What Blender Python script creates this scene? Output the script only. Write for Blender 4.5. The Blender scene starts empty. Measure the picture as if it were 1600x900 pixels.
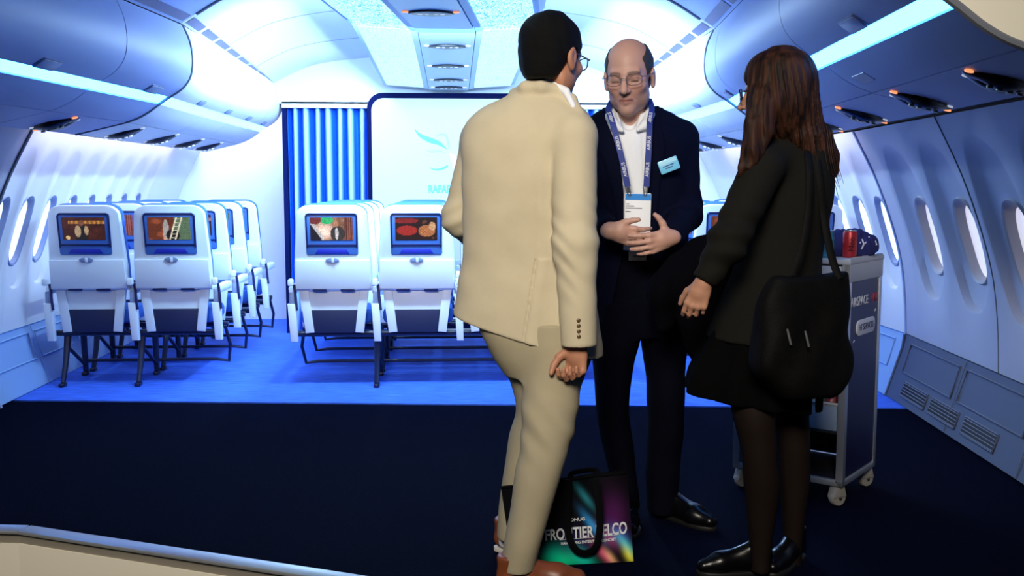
import bpy, bmesh, math, random
import numpy as np
from mathutils import Vector, Matrix
random.seed(7)
SC = bpy.context.scene
COL = SC.collection
F = 1555.0
HC = 1.25
PITCH = math.atan(160 / F)
YAW = math.atan(92 / F * math.cos(PITCH))

# ------------------------------------------------------------------ camera
cam_d = bpy.data.cameras.new('camera')
cam = bpy.data.objects.new('camera', cam_d)
COL.objects.link(cam)
cam_d.sensor_width = 36.0
cam_d.lens = 36.0 * F / 1600.0
cam.location = (0, 0, HC)
cam.rotation_euler = (math.pi / 2 - PITCH, 0, -YAW)
cam_d.clip_start = 0.05
SC.camera = cam
_R = np.array(cam.rotation_euler.to_matrix())


DOFF = [0.0]   # pulls a whole figure nearer so that its feet meet the floor


def FL(u, v, z=0.0):
    """point at height z seen at picture position (u,v)"""
    r = _R @ np.array([(u - 800) / F, (450 - v) / F, -1.0])
    return np.array([0, 0, HC]) + r * ((z - HC) / r[2])


def P(u, v, d):
    """world point seen at picture position (u,v) at distance Y = d"""
    r = _R @ np.array([(u - 800) / F, (450 - v) / F, -1.0])
    t = (d - DOFF[0]) / r[1]
    return np.array([0, 0, HC]) + r * t


def uvof(p):
    q = _R.T @ (np.array(p) - np.array([0, 0, HC]))
    return 800 + F * q[0] / -q[2], 450 - F * q[1] / -q[2]


# ------------------------------------------------------------------ materials
def mat(name, col, rough=0.5, metal=0.0, emit=None, estr=1.0, bump=0.0, bscale=200.0, alpha=1.0,
        attr=None, emit_attr=None, var=0.0, vscale=8.0, spec=0.5, trans=0.0, coat=0.0, stretch=None, sheen=0.0):
    m = bpy.data.materials.new(name)
    m.use_nodes = True
    nt = m.node_tree
    b = nt.nodes['Principled BSDF']
    b.inputs['Base Color'].default_value = (*col, 1)
    b.inputs['Roughness'].default_value = rough
    b.inputs['Metallic'].default_value = metal
    b.inputs['Alpha'].default_value = alpha
    b.inputs['Specular IOR Level'].default_value = spec
    b.inputs['Transmission Weight'].default_value = trans
    b.inputs['Coat Weight'].default_value = coat
    if sheen:
        b.inputs['Sheen Weight'].default_value = sheen
    if emit is not None:
        b.inputs['Emission Color'].default_value = (*emit, 1)
        b.inputs['Emission Strength'].default_value = estr
    tc = None
    if bump or var:
        tc = nt.nodes.new('ShaderNodeTexCoord')
        mp = nt.nodes.new('ShaderNodeMapping')
        if stretch:
            mp.inputs['Scale'].default_value = stretch
        nt.links.new(tc.outputs['Object'], mp.inputs['Vector'])
    if var:
        n = nt.nodes.new('ShaderNodeTexNoise')
        n.inputs['Scale'].default_value = vscale
        n.inputs['Detail'].default_value = 4
        nt.links.new(mp.outputs[0], n.inputs['Vector'])
        r = nt.nodes.new('ShaderNodeValToRGB')
        r.color_ramp.elements[0].position = 0.3
        r.color_ramp.elements[1].position = 0.7
        r.color_ramp.elements[0].color = (*[c * (1 - var) for c in col], 1)
        r.color_ramp.elements[1].color = (*[min(1, c * (1 + var)) for c in col], 1)
        nt.links.new(n.outputs['Fac'], r.inputs['Fac'])
        nt.links.new(r.outputs['Color'], b.inputs['Base Color'])
    if bump:
        n = nt.nodes.new('ShaderNodeTexNoise')
        n.inputs['Scale'].default_value = bscale
        n.inputs['Detail'].default_value = 3
        nt.links.new(mp.outputs[0], n.inputs['Vector'])
        bp = nt.nodes.new('ShaderNodeBump')
        bp.inputs['Strength'].default_value = bump
        bp.inputs['Distance'].default_value = 0.004
        nt.links.new(n.outputs['Fac'], bp.inputs['Height'])
        nt.links.new(bp.outputs['Normal'], b.inputs['Normal'])
    if attr:
        a = nt.nodes.new('ShaderNodeAttribute')
        a.attribute_name = attr
        nt.links.new(a.outputs['Color'], b.inputs['Base Color'])
    if emit_attr:
        a = nt.nodes.new('ShaderNodeAttribute')
        a.attribute_name = emit_attr
        nt.links.new(a.outputs['Color'], b.inputs['Emission Color'])
        b.inputs['Emission Strength'].default_value = estr
    return m


# ------------------------------------------------------------------ objects
def tag(o, label=None, cat=None, group=None, kind=None):
    if label: o['label'] = label
    if cat: o['category'] = cat
    if group: o['group'] = group
    if kind: o['kind'] = kind
    return o


def put(name, me, parent=None):
    o = bpy.data.objects.new(name, me)
    COL.objects.link(o)
    if parent is not None:
        o.parent = parent
        o.matrix_parent_inverse = base_matrix(parent).inverted()
    return o


def base_matrix(o):
    m = Matrix.Translation(o.location) @ o.rotation_euler.to_matrix().to_4x4()
    if o.parent is not None:
        m = base_matrix(o.parent) @ o.matrix_parent_inverse @ m
    return m


def thing(name, loc, label, cat, group=None):
    o = bpy.data.objects.new(name, None)
    COL.objects.link(o)
    o.location = loc
    o.empty_display_size = 0.1
    tag(o, label, cat, group)
    return o


def copy_tree(o, parent=None):
    c = o.copy()
    COL.objects.link(c)
    if parent is not None:
        c.parent = parent
        c.matrix_parent_inverse = o.matrix_parent_inverse.copy()
    for ch in list(o.children):
        copy_tree(ch, c)
    return c


def offset_poly(poly, e):
    p = np.array(poly, float)
    n = len(p)
    out = []
    area = 0.5 * np.sum(p[:, 0] * np.roll(p[:, 1], -1) - np.roll(p[:, 0], -1) * p[:, 1])
    s = 1 if area > 0 else -1
    for i in range(n):
        a, b, c = p[i - 1], p[i], p[(i + 1) % n]
        d1 = (b - a) / (np.linalg.norm(b - a) + 1e-9)
        d2 = (c - b) / (np.linalg.norm(c - b) + 1e-9)
        n1 = np.array([-d1[1], d1[0]]) * s
        n2 = np.array([-d2[1], d2[0]]) * s
        m = n1 + n2
        m = m / (np.linalg.norm(m) + 1e-9)
        k = 1 / max(0.5, float(m @ n1))
        out.append(b + m * e * k)
    return np.array(out)


def rrect(w, h, r, cx=0, cy=0, n=5):
    pts = []
    for (sx, sy, a0) in ((1, 1, 0), (-1, 1, 90), (-1, -1, 180), (1, -1, 270)):
        for k in range(n + 1):
            a = math.radians(a0 + 90 * k / n)
            pts.append((cx + sx * (w / 2 - r) + r * math.cos(a), cy + sy * (h / 2 - r) + r * math.sin(a)))
    return pts


def ellipse(a, b, cx=0, cy=0, n=40, p=2.0):
    out = []
    for k in range(n):
        t = 2 * math.pi * k / n
        c, s = math.cos(t), math.sin(t)
        out.append((cx + a * math.copysign(abs(c) ** (2 / p), c), cy + b * math.copysign(abs(s) ** (2 / p), s)))
    return out


class MB:
    def __init__(self):
        self.v = []; self.f = []; self.m = []; self.c = []

    def add(self, vs, fs, mi=0, cols=None):
        o = len(self.v)
        self.v += [tuple(map(float, p)) for p in vs]
        self.f += [tuple(i + o for i in q) for q in fs]
        self.m += [mi] * len(fs)
        if cols is not None:
            self.c += [tuple(c) for c in cols]
        return self

    def box(self, c, s, mi=0, R=None):
        vs = []
        for x in (-1, 1):
            for y in (-1, 1):
                for z in (-1, 1):
                    p = np.array([x * s[0] / 2, y * s[1] / 2, z * s[2] / 2])
                    if R is not None:
                        p = np.array(R) @ p
                    vs.append(np.array(c) + p)
        return self.add(vs, [(0, 1, 3, 2), (4, 6, 7, 5), (0, 4, 5, 1), (2, 3, 7, 6), (0, 2, 6, 4), (1, 5, 7, 3)], mi)

    def tube(self, pts, r, n=8, mi=0, closed=False, flat=None):
        """tube along points; r scalar or list; flat=(vec,ratio) squashes it along a direction"""
        pts = [np.array(p, float) for p in pts]
        k = len(pts)
        rs = [r] * k if np.isscalar(r) else list(r)
        vs = []
        ref = None
        for i in range(k):
            if closed:
                t = pts[(i + 1) % k] - pts[i - 1]
            else:
                t = pts[min(i + 1, k - 1)] - pts[max(i - 1, 0)]
            t = t / (np.linalg.norm(t) + 1e-9)
            if flat is not None:
                w = np.array(flat[0], float)
                a = w - t * (w @ t)
                a = a / (np.linalg.norm(a) + 1e-9)
            else:
                if ref is None:
                    ref = np.array([0, 0, 1.0]) if abs(t[2]) < 0.9 else np.array([1.0, 0, 0])
                a = ref - t * (ref @ t)
                a = a / (np.linalg.norm(a) + 1e-9)
                ref = a
            b = np.cross(t, a)
            for j in range(n):
                an = 2 * math.pi * j / n
                ra = rs[i] * (flat[1] if flat is not None else 1)
                vs.append(pts[i] + a * math.cos(an) * ra + b * math.sin(an) * rs[i])
        fs = []
        for i in range(k if closed else k - 1):
            for j in range(n):
                i2 = (i + 1) % k
                fs.append((i * n + j, i * n + (j + 1) % n, i2 * n + (j + 1) % n, i2 * n + j))
        if not closed:
            fs.append(tuple(range(n))[::-1])
            fs.append(tuple((k - 1) * n + j for j in range(n)))
        return self.add(vs, fs, mi)

    def slab(self, poly, t0, t1, bev, M, mi=0):
        """polygon in local (x,y) thickened along local z from t0 to t1, rounded edge bev; M: callable local->world"""
        rings = []
        if bev > 0:
            ins = offset_poly(poly, bev)
            ins2 = offset_poly(poly, bev * 0.3)
            sg = 1 if t1 > t0 else -1
            seq = [(ins, t0), (ins2, t0 + sg * bev * 0.3), (poly, t0 + sg * bev), (poly, t1 - sg * bev), (ins2, t1 - sg * bev * 0.3), (ins, t1)]
        else:
            seq = [(poly, t0), (poly, t1)]
        n = len(poly)
        vs = []
        for (pl, t) in seq:
            for q in pl:
                vs.append(M(q[0], q[1], t))
        fs = []
        for i in range(len(seq) - 1):
            for j in range(n):
                fs.append((i * n + j, i * n + (j + 1) % n, (i + 1) * n + (j + 1) % n, (i + 1) * n + j))
        fs.append(tuple(range(n))[::-1])
        fs.append(tuple((len(seq) - 1) * n + j for j in range(n)))
        return self.add(vs, fs, mi)

    def lathe(self, prof, c, n=24, mi=0, M=None):
        """profile of (r,z) about local z axis through c"""
        vs = []
        for (r, z) in prof:
            for j in range(n):
                a = 2 * math.pi * j / n
                p = (r * math.cos(a), r * math.sin(a), z)
                vs.append(M(*p) if M else (c[0] + p[0], c[1] + p[1], c[2] + p[2]))
        fs = []
        for i in range(len(prof) - 1):
            for j in range(n):
                fs.append((i * n + j, i * n + (j + 1) % n, (i + 1) * n + (j + 1) % n, (i + 1) * n + j))
        fs.append(tuple(range(n))[::-1])
        fs.append(tuple((len(prof) - 1) * n + j for j in range(n)))
        return self.add(vs, fs, mi)

    def grid(self, fn, nu, nv, mi=0, cfn=None):
        vs = []; cols = []
        for i in range(nu + 1):
            for j in range(nv + 1):
                vs.append(fn(i / nu, j / nv))
                if cfn: cols.append(cfn(i / nu, j / nv))
        fs = [(i * (nv + 1) + j, (i + 1) * (nv + 1) + j, (i + 1) * (nv + 1) + j + 1, i * (nv + 1) + j + 1)
              for i in range(nu) for j in range(nv)]
        return self.add(vs, fs, mi, cols if cfn else None)

    def build(self, name, mats, parent=None, smooth=35, fix=True):
        me = bpy.data.meshes.new(name)
        me.from_pydata(self.v, [], self.f)
        if not isinstance(mats, (list, tuple)): mats = [mats]
        for m in mats: me.materials.append(m)
        me.polygons.foreach_set('material_index', self.m)
        if self.c:
            a = me.color_attributes.new('Col', 'FLOAT_COLOR', 'POINT')
            a.data.foreach_set('color', np.array([(*c, 1) for c in self.c], dtype=np.float32).ravel())
        if fix:
            bm = bmesh.new(); bm.from_mesh(me)
            bmesh.ops.recalc_face_normals(bm, faces=bm.faces)
            bm.to_mesh(me); bm.free()
        if smooth:
            me.polygons.foreach_set('use_smooth', [True] * len(me.polygons))
            me.set_sharp_from_angle(angle=math.radians(smooth))
        me.update()
        return put(name, me, parent)


def frame(o, x, y, z):
    o, x, y, z = [np.array(a, float) for a in (o, x, y, z)]
    return lambda a, b, c: o + x * a + y * b + z * c


def unit(v):
    v = np.array(v, float)
    return v / np.linalg.norm(v)


def text_part(name, s, size, o, x, y, z, m, parent, depth=0.001, sx=1.0, align='CENTER', bold=0.0):
    cu = bpy.data.curves.new(name, 'FONT')
    cu.body = s; cu.size = size; cu.extrude = depth; cu.align_x = align; cu.align_y = 'CENTER'; cu.offset = bold
    ob = bpy.data.objects.new(name, cu)
    COL.objects.link(ob)
    bpy.context.view_layer.update()
    me = bpy.data.meshes.new_from_object(ob.evaluated_get(bpy.context.evaluated_depsgraph_get()))
    bpy.data.objects.remove(ob); bpy.data.curves.remove(cu)
    fr = frame(o, x, y, z)
    for v in me.vertices:
        v.co = fr(v.co.x * sx, v.co.y, v.co.z)
    me.materials.clear(); me.materials.append(m)
    me.name = name
    return put(name, me, parent)


def resample(pts, n):
    """smooth Catmull-Rom through points"""
    p = np.array(pts, float)
    k = len(p)
    out = []
    for t in np.linspace(0, k - 1, n):
        i = min(int(t), k - 2); f = t - i
        p0 = p[max(i - 1, 0)]; p1 = p[i]; p2 = p[i + 1]; p3 = p[min(i + 2, k - 1)]
        out.append(0.5 * ((2 * p1) + (-p0 + p2) * f + (2 * p0 - 5 * p1 + 4 * p2 - p3) * f * f + (-p0 + 3 * p1 - 3 * p2 + p3) * f ** 3))
    return np.array(out)


# ------------------------------------------------------------------ implicit surfaces
def smin(a, b, k):
    h = np.clip(0.5 + 0.5 * (b - a) / k, 0, 1)
    return b * (1 - h) + a * h - k * h * (1 - h)


def smax(a, b, k):
    return -smin(-a, -b, k)


def cone(p, a, b, ra, rb):
    a = np.array(a, float); b = np.array(b, float)
    ba = b - a
    h = np.clip(((p - a) @ ba) / (ba @ ba + 1e-12), 0, 1)
    return np.linalg.norm(p - a - h[:, None] * ba, axis=1) - (ra + (rb - ra) * h)


def chain(p, pts, rs, k=0.0):
    d = None
    for i in range(len(pts) - 1):
        e = cone(p, pts[i], pts[i + 1], rs[i], rs[i + 1])
        d = e if d is None else (smin(d, e, k) if k else np.minimum(d, e))
    return d


def ell(p, c, r, R=None):
    q = p - np.array(c, float)
    if R is not None:
        q = q @ R
    r = np.array(r, float)
    k0 = np.linalg.norm(q / r, axis=1)
    k1 = np.linalg.norm(q / (r * r), axis=1) + 1e-9
    return k0 * (k0 - 1) / k1


class Loft:
    """stack of oval sections: rows of (z, cx, cy, a, b); yaw turns the ovals"""
    def __init__(self, rows, yaw=0.0, p=2.3):
        rows = sorted(rows, key=lambda r: r[0])
        rr = resample(rows, 80)
        o = np.argsort(rr[:, 0])
        self.t = rr[o]; self.yaw = yaw; self.p = p

    def __call__(self, p):
        z = p[:, 2]; t = self.t
        x = p[:, 0] - np.interp(z, t[:, 0], t[:, 1])
        y = p[:, 1] - np.interp(z, t[:, 0], t[:, 2])
        a = np.interp(z, t[:, 0], t[:, 3]); b = np.interp(z, t[:, 0], t[:, 4])
        c, s = math.cos(self.yaw), math.sin(self.yaw)
        xl = x * c + y * s; yl = -x * s + y * c
        q = ((np.abs(xl) / a) ** self.p + (np.abs(yl) / b) ** self.p) ** (1 / self.p)
        d = (q - 1) * np.minimum(a, b) * 0.95
        return np.maximum(d, np.maximum(z - t[-1, 0], t[0, 0] - z))


def rows_from_px(tab, yaw=0.0):
    """tab of (v,u,half width px,d,half depth m) -> loft rows"""
    out = []
    for (v, u, hw, d, b) in tab:
        q = P(u, v, d)
        w = hw * (d - DOFF[0]) / F
        a2 = max(w * w - (b * math.sin(yaw)) ** 2, (0.4 * w) ** 2)
        out.append((q[2], q[0], q[1], math.sqrt(a2) / math.cos(yaw), b))
    return out


def sdf_mesh(name, groups, h, mats, parent=None, colfn=None, k=0.012, matfn=None):
    """mesh an implicit surface. groups: list of (lo, hi, fn); groups blend with radius k"""
    lo = np.min([g[0] for g in groups], axis=0) - 2 * h
    hi = np.max([g[1] for g in groups], axis=0) + 2 * h
    B = 12
    nb = np.ceil((hi - lo) / (h * B)).astype(int)

    def ev(pts, gs):
        d = None
        for g in gs:
            e = g[2](pts)
            d = e if d is None else smin(d, e, k)
        return d
    active = []
    half = h * B / 2
    for g in groups:
        pass
    idx = np.stack(np.meshgrid(*[np.arange(n) for n in nb], indexing='ij'), -1).reshape(-1, 3)
    cen = lo + (idx + 0.5) * h * B
    reach = half * 1.75 * 1.45 + 0.004
    sel = {}
    for gi, g in enumerate(groups):
        inside = np.all((cen > np.array(g[0]) - half * 2.2) & (cen < np.array(g[1]) + half * 2.2), axis=1)
        ii = np.nonzero(inside)[0]
        if len(ii) == 0: continue
        d = g[2](cen[ii])
        for j in ii[np.abs(d) < reach]:
            sel.setdefault(int(j), []).append(gi)
    # neighbours inside more than one group get every overlapping group
    keys = np.array(sorted(sel.keys()))
    bysig = {}
    for j in keys:
        gs = tuple(gi for gi, g in enumerate(groups) if np.all(cen[j] > np.array(g[0]) - half * 2.2) and np.all(cen[j] < np.array(g[1]) + half * 2.2))
        bysig.setdefault(gs, []).append(j)
    n1 = B + 1
    off = np.stack(np.meshgrid(*[np.arange(n1)] * 3, indexing='ij'), -1).reshape(-1, 3)
    NX, NY, NZ = [int(n * B + 3) for n in nb]
    vk = []; vp = []; quads = []
    for gs, js in bysig.items():
        gl = [groups[i] for i in gs]
        for s in range(0, len(js), 48):
            bj = np.array(js[s:s + 48])
            base = idx[bj] * B
            gidx = base[:, None, :] + off[None]
            pts = (lo + gidx.reshape(-1, 3) * h)
            D = ev(pts, gl).reshape(len(bj), n1, n1, n1)
            S = D < 0
            c = slice(0, B)
            # cell vertices
            acc = np.zeros((len(bj), B, B, B, 3)); cnt = np.zeros((len(bj), B, B, B))
            for ax in range(3):
                oth = [a for a in range(3) if a != ax]
                for da in (0, 1):
                    for db in (0, 1):
                        o0 = [0, 0, 0]; o0[oth[0]] = da; o0[oth[1]] = db
                        o1 = list(o0); o1[ax] = 1
                        A = D[:, o0[0]:o0[0] + B, o0[1]:o0[1] + B, o0[2]:o0[2] + B]
                        E = D[:, o1[0]:o1[0] + B, o1[1]:o1[1] + B, o1[2]:o1[2] + B]
                        x = (A < 0) != (E < 0)
                        if not x.any(): continue
                        t = np.where(x, A / np.where(x, A - E, 1), 0)
                        for a in range(3):
                            acc[..., a] += np.where(x, o0[a] + (t if a == ax else 0), 0)
                        cnt += x
            w = np.argwhere(cnt > 0)
            if len(w) == 0: continue
            loc = acc[tuple(w.T)] / cnt[tuple(w.T)][:, None]
            gc = base[w[:, 0]] + w[:, 1:]
            vp.append(lo + (gc + loc) * h)
            vk.append((gc[:, 0] * NY + gc[:, 1]) * NZ + gc[:, 2])
            # quads on owned edges
            for ax in range(3):
                o1 = [0, 0, 0]; o1[ax] = 1
                A = S[:, :B, :B, :B]
                E = S[:, o1[0]:o1[0] + B, o1[1]:o1[1] + B, o1[2]:o1[2] + B]
                x = np.argwhere(A != E)
                if len(x) == 0: continue
                flip = A[tuple(x.T)]
                g = base[x[:, 0]] + x[:, 1:]
                a1, a2 = [(1, 2), (2, 0), (0, 1)][ax]
                ks = []
                for (s1, s2) in ((0, 0), (1, 0), (1, 1), (0, 1)):
                    q = g.copy(); q[:, a1] -= s1; q[:, a2] -= s2
                    ks.append((q[:, 0] * NY + q[:, 1]) * NZ + q[:, 2])
                ks = np.stack(ks, 1)
                ks[~flip] = ks[~flip][:, ::-1]
                quads.append(ks)
    vk = np.concatenate(vk); vp = np.concatenate(vp); quads = np.concatenate(quads)
    o = np.argsort(vk); vk = vk[o]; vp = vp[o]
    pos = np.clip(np.searchsorted(vk, quads), 0, len(vk) - 1)
    ok = np.all(vk[pos] == quads, axis=1)
    fs = pos[ok]
    me = bpy.data.meshes.new(name)
    me.from_pydata(vp.tolist(), [], fs.tolist())
    if not isinstance(mats, (list, tuple)): mats = [mats]
    for m in mats: me.materials.append(m)
    if colfn is not None:
        a = me.color_attributes.new('Col', 'FLOAT_COLOR', 'POINT')
        cc = colfn(vp)
        a.data.foreach_set('color', np.concatenate([cc, np.ones((len(cc), 1))], 1).astype(np.float32).ravel())
    me.polygons.foreach_set('use_smooth', [True] * len(me.polygons))
    me.update()
    return put(name, me, parent)


def wob(p, s, seed=0):
    """cheap smooth noise, -1..1"""
    r = np.random.RandomState(seed)
    d = np.zeros(len(p))
    for i in range(5):
        k = r.normal(size=3); k = k / np.linalg.norm(k) * s * (0.6 + 0.9 * r.rand())
        d += np.sin(p @ k + r.rand() * 6.28)
    return d / 5
# ================================================================== setting
YL = 5.68      # where the display mock-up ends and the long bright cabin begins
YB = 8.40      # bulkhead
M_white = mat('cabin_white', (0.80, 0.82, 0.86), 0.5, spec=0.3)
M_mock = mat('mock_white_blue_light', (0.42, 0.50, 0.80), 0.5, spec=0.3)  # white panels; the blue light on them is tinted into the base colour
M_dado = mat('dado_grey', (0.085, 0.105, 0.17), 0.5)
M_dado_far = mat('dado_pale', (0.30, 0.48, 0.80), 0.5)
M_carpet = mat('dark_carpet', (0.0006, 0.0016, 0.0100), 0.95, bump=0.6, bscale=350, var=0.25, vscale=60, spec=0.03)
M_floor2 = mat('blue_violet_carpet', (0.050, 0.15, 0.80), 0.7, var=0.35, vscale=7, spec=0.2, stretch=(1, 9, 1))
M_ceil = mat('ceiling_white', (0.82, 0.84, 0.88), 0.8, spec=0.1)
M_dark = mat('dark_gap', (0.012, 0.014, 0.022), 0.6)
M_slat = mat('vent_slat_grey', (0.16, 0.15, 0.26), 0.5)
M_strip = mat('cove_light', (0.2, 0.5, 0.9), 0.4, emit=(0.055, 0.33, 1.0), estr=11.0)
M_strip2 = mat('cove_light_far', (0.2, 0.5, 0.9), 0.4, emit=(0.40, 0.80, 1.0), estr=1.5)
M_latch = mat('latch_blue_grey', (0.10, 0.13, 0.28), 0.35)
M_lens = mat('reading_unit_black', (0.012, 0.012, 0.018), 0.3)
M_orange = mat('indicator_orange', (0.8, 0.3, 0.1), 0.4, emit=(1.0, 0.33, 0.12), estr=1.2)
M_wlamp = mat('reading_lamp', (0.8, 0.8, 0.9), 0.3, emit=(0.75, 0.85, 1.0), estr=0.5)
M_pane = mat('window_daylight', (0.6, 0.7, 0.9), 0.2, emit=(0.66, 0.78, 1.0), estr=1.25)
M_pane_mock = mat('window_dusk', (0.6, 0.6, 0.7), 0.25, emit=(0.64, 0.62, 0.70), estr=0.95)
M_rim = mat('window_rim_grey', (0.26, 0.32, 0.52), 0.4)
M_endcap = mat('cream_end_panel', (0.72, 0.68, 0.58), 0.6)
M_trimgrey = mat('edge_trim_grey', (0.16, 0.17, 0.21), 0.4)
M_alu = mat('aluminium', (0.55, 0.58, 0.63), 0.35, metal=0.7)


def sx(y):
    return 0.11 * (y - YL) if y < YL else 0.0


def W(x, y, z):
    return (x + sx(y), y, z)


def S(o, kind='structure'):
    o['kind'] = kind
    return o


# ---- floors
def strips(prof, y0, y1, side=1, ny=1):
    """open surface: profile (X,z) run along y, sheared with the mock-up"""
    vs = []; fs = []
    n = len(prof)
    for k in range(ny + 1):
        y = y0 + (y1 - y0) * k / ny
        for (x, z) in prof:
            vs.append(W(side * x, y, z))
    for k in range(ny):
        for i in range(n - 1):
            fs.append((k * n + i, k * n + i + 1, (k + 1) * n + i + 1, (k + 1) * n + i))
    return vs, fs


m = MB(); m.box((0, 3.5, -0.05), (9, 13.5, 0.1)); S(m.build('floor', M_carpet, smooth=0))
m = MB()
fp = [(-2.75, 5.88), (2.75, 5.33), (2.75, 9.5), (-2.75, 9.5)]
m.add([(x, y, 0.0) for x, y in fp] + [(x, y, 0.008) for x, y in fp],
      [(4, 5, 6, 7), (0, 1, 5, 4), (1, 2, 6, 5), (2, 3, 7, 6), (3, 0, 4, 7)])
S(m.build('floor_cabin', M_floor2, smooth=0))

# ---- side walls with oval windows
XW = resample([(0.376, 2.67), (0.60, 2.655), (0.83, 2.62), (1.07, 2.545), (1.32, 2.44), (1.56, 2.31)], 60)


def xwall(z):
    return float(np.interp(z, XW[:, 0], XW[:, 1]))


Z0, Z1 = 0.376, 1.56
NPS = 14


def sq_ring(yc, hy):
    """points around the cell edge, corners included"""
    out = []
    zc = (Z0 + Z1) / 2; hz = (Z1 - Z0) / 2
    for k in range(NPS): out.append((1, -1 + 2 * k / NPS))
    for k in range(NPS): out.append((1 - 2 * k / NPS, 1))
    for k in range(NPS): out.append((-1, 1 - 2 * k / NPS))
    for k in range(NPS): out.append((-1 + 2 * k / NPS, -1))
    return [(yc + a * hy, zc + b * hz) for a, b in out], [math.atan2(b, a) for a, b in out]


def oval(yc, zc, a, b, angs, p=2.5):
    out = []
    for t in angs:
        c, s = math.cos(t), math.sin(t)
        r = (abs(c) ** p + abs(s) ** p) ** (-1 / p)
        out.append((yc + a * r * c, zc + b * r * s))
    return out


WIN_N = [0]


def wall_cells(mb, side, cells, deep, pane_m, big, small, rim_m=None):
    for (y0, y1) in cells:
        yc = (y0 + y1) / 2; hy = (y1 - y0) / 2
        sq, an = sq_ring(yc, hy)
        rings = [(sq, 0.0),
                 (oval(yc, 1.045, hy * big * 1.05, 0.435, an), 0.0),
                 (oval(yc, 1.045, hy * big * 0.98, 0.415, an), 0.006),
                 (oval(yc, 1.03, hy * big * 0.84, 0.385, an), 0.024 * deep),
                 (oval(yc, 0.98, hy * small * 1.15, 0.215, an), 0.034 * deep)]
        n = len(sq)
        vs = []; fs = []
        for (rg, off) in rings:
            for (y, z) in rg:
                vs.append(W(side * (xwall(z) + off), y, z))
        for i in range(len(rings) - 1):
            for j in range(n):
                fs.append((i * n + j, i * n + (j + 1) % n, (i + 1) * n + (j + 1) % n, (i + 1) * n + j))
        mb.add(vs, fs)
        # the window: rim, reveal and pane
        WIN_N[0] += 1
        wm = MB()
        rr = [(oval(yc, 0.98, hy * small * 1.16, 0.216, an), 0.034 * deep), (oval(yc, 0.98, hy * small * 1.10, 0.208, an), 0.026 * deep),
              (oval(yc, 0.98, hy * small * 1.0, 0.196, an), 0.030 * deep), (oval(yc, 0.98, hy * small * 0.86, 0.18, an), 0.030 * deep + 0.026 * deep)]
        vs = []; fs = []
        for (rg, off) in rr:
            for (y, z) in rg: vs.append(W(side * (xwall(z) + off), y, z))
        for i in range(3):
            for j in range(n):
                fs.append((i * n + j, i * n + (j + 1) % n, (i + 1) * n + (j + 1) % n, (i + 1) * n + j))
        wm.add(vs, fs)
        wo = S(wm.build('window_%d' % WIN_N[0], rim_m or M_rim))
        pm = MB()
        rg = oval(yc, 0.98, hy * small * 0.87, 0.181, an)
        vs = [W(side * (xwall(z) + 0.055 * deep), y, z) for y, z in rg] + [W(side * (xwall(0.98) + 0.056 * deep), yc, 0.98)]
        pm.add(vs, [(j, (j + 1) % n, n) for j in range(n)])
        pm.build('pane', pane_m, wo)


wallp = [(xwall(z), z) for z in np.linspace(Z0, Z1, 16)]
far_cells = [(a, b) for a, b in zip([5.69, 5.99, 6.335, 6.68, 7.025, 7.37, 7.715, 8.06], [5.99, 6.335, 6.68, 7.025, 7.37, 7.715, 8.06, 8.405])]
for side, nm in ((-1, 'wall_left'), (1, 'wall_right')):
    m = MB(); wall_cells(m, side, far_cells, 1.0, M_pane, 0.86, 0.52)
    m.add(*strips(wallp, 8.405, 9.35, side))
    S(m.build(nm + '_cabin', M_white))
    m = MB()
    cl = [(4.975, 5.505), (4.43, 4.975), (3.885, 4.43), (3.34, 3.885)] if side > 0 else [(5.08, 5.62), (4.54, 5.08)]
    wall_cells(m, side, cl, 1.7, M_pane_mock, 0.80, 0.44, mat('window_rim_warm_grey', (0.42, 0.41, 0.46), 0.5))
    m.add(*strips(wallp, cl[0][1], YL, side)); m.add(*strips(wallp, cl[-1][0] - 1.0, cl[-1][0], side))
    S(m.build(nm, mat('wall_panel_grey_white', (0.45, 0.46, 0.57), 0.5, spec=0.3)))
    # dado
    dp = [(2.685, 0.376), (2.67, 0.30), (2.575, 0.0)]
    dp = [(2.66, 0.385), (2.668, 0.376), (2.655, 0.30), (2.56, 0.012)]
    y_end = 2.6 if side > 0 else 3.6

    def dadoM(y0, z0, h, side=side):
        pass
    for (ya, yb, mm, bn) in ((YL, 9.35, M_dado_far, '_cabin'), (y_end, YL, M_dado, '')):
        m = MB(); m.add(*strips(dp, ya, yb, side))
        # moulded panel outlines
        L = 0.62 if bn else 0.80
        y = yb - 0.1 if not bn else ya + 0.08
        while (y - L > ya if not bn else y + L < yb):
            c0, c1 = (y - L + 0.06, y - 0.03) if not bn else (y + 0.03, y + L - 0.06)
            def q(yy, z):
                x = float(np.interp(z, [0.0, 0.30, 0.376], [2.556, 2.655, 2.668]))
                return W(side * (x - 0.004), yy, z)
            loop = [q(c0, 0.175), q(c0, 0.335), q(c1, 0.335), q(c1, 0.175)]
            m.tube([loop[0], loop[1], loop[2], loop[3]], 0.0055, 6, closed=True)
            m.tube([q(y - L if not bn else y + L, 0.02), q(y - L if not bn else y + L, 0.37)], 0.003, 5)
            y = y - L if not bn else y + L
        S(m.build('baseboard_' + ('left' if side < 0 else 'right') + bn, mm))

# panel joint on the near right wall and edge trims where the mock-up ends
def trim(nm, pts, r, mm):
    m = MB(); m.tube(pts, r, 6); return S(m.build(nm, mm))


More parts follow.
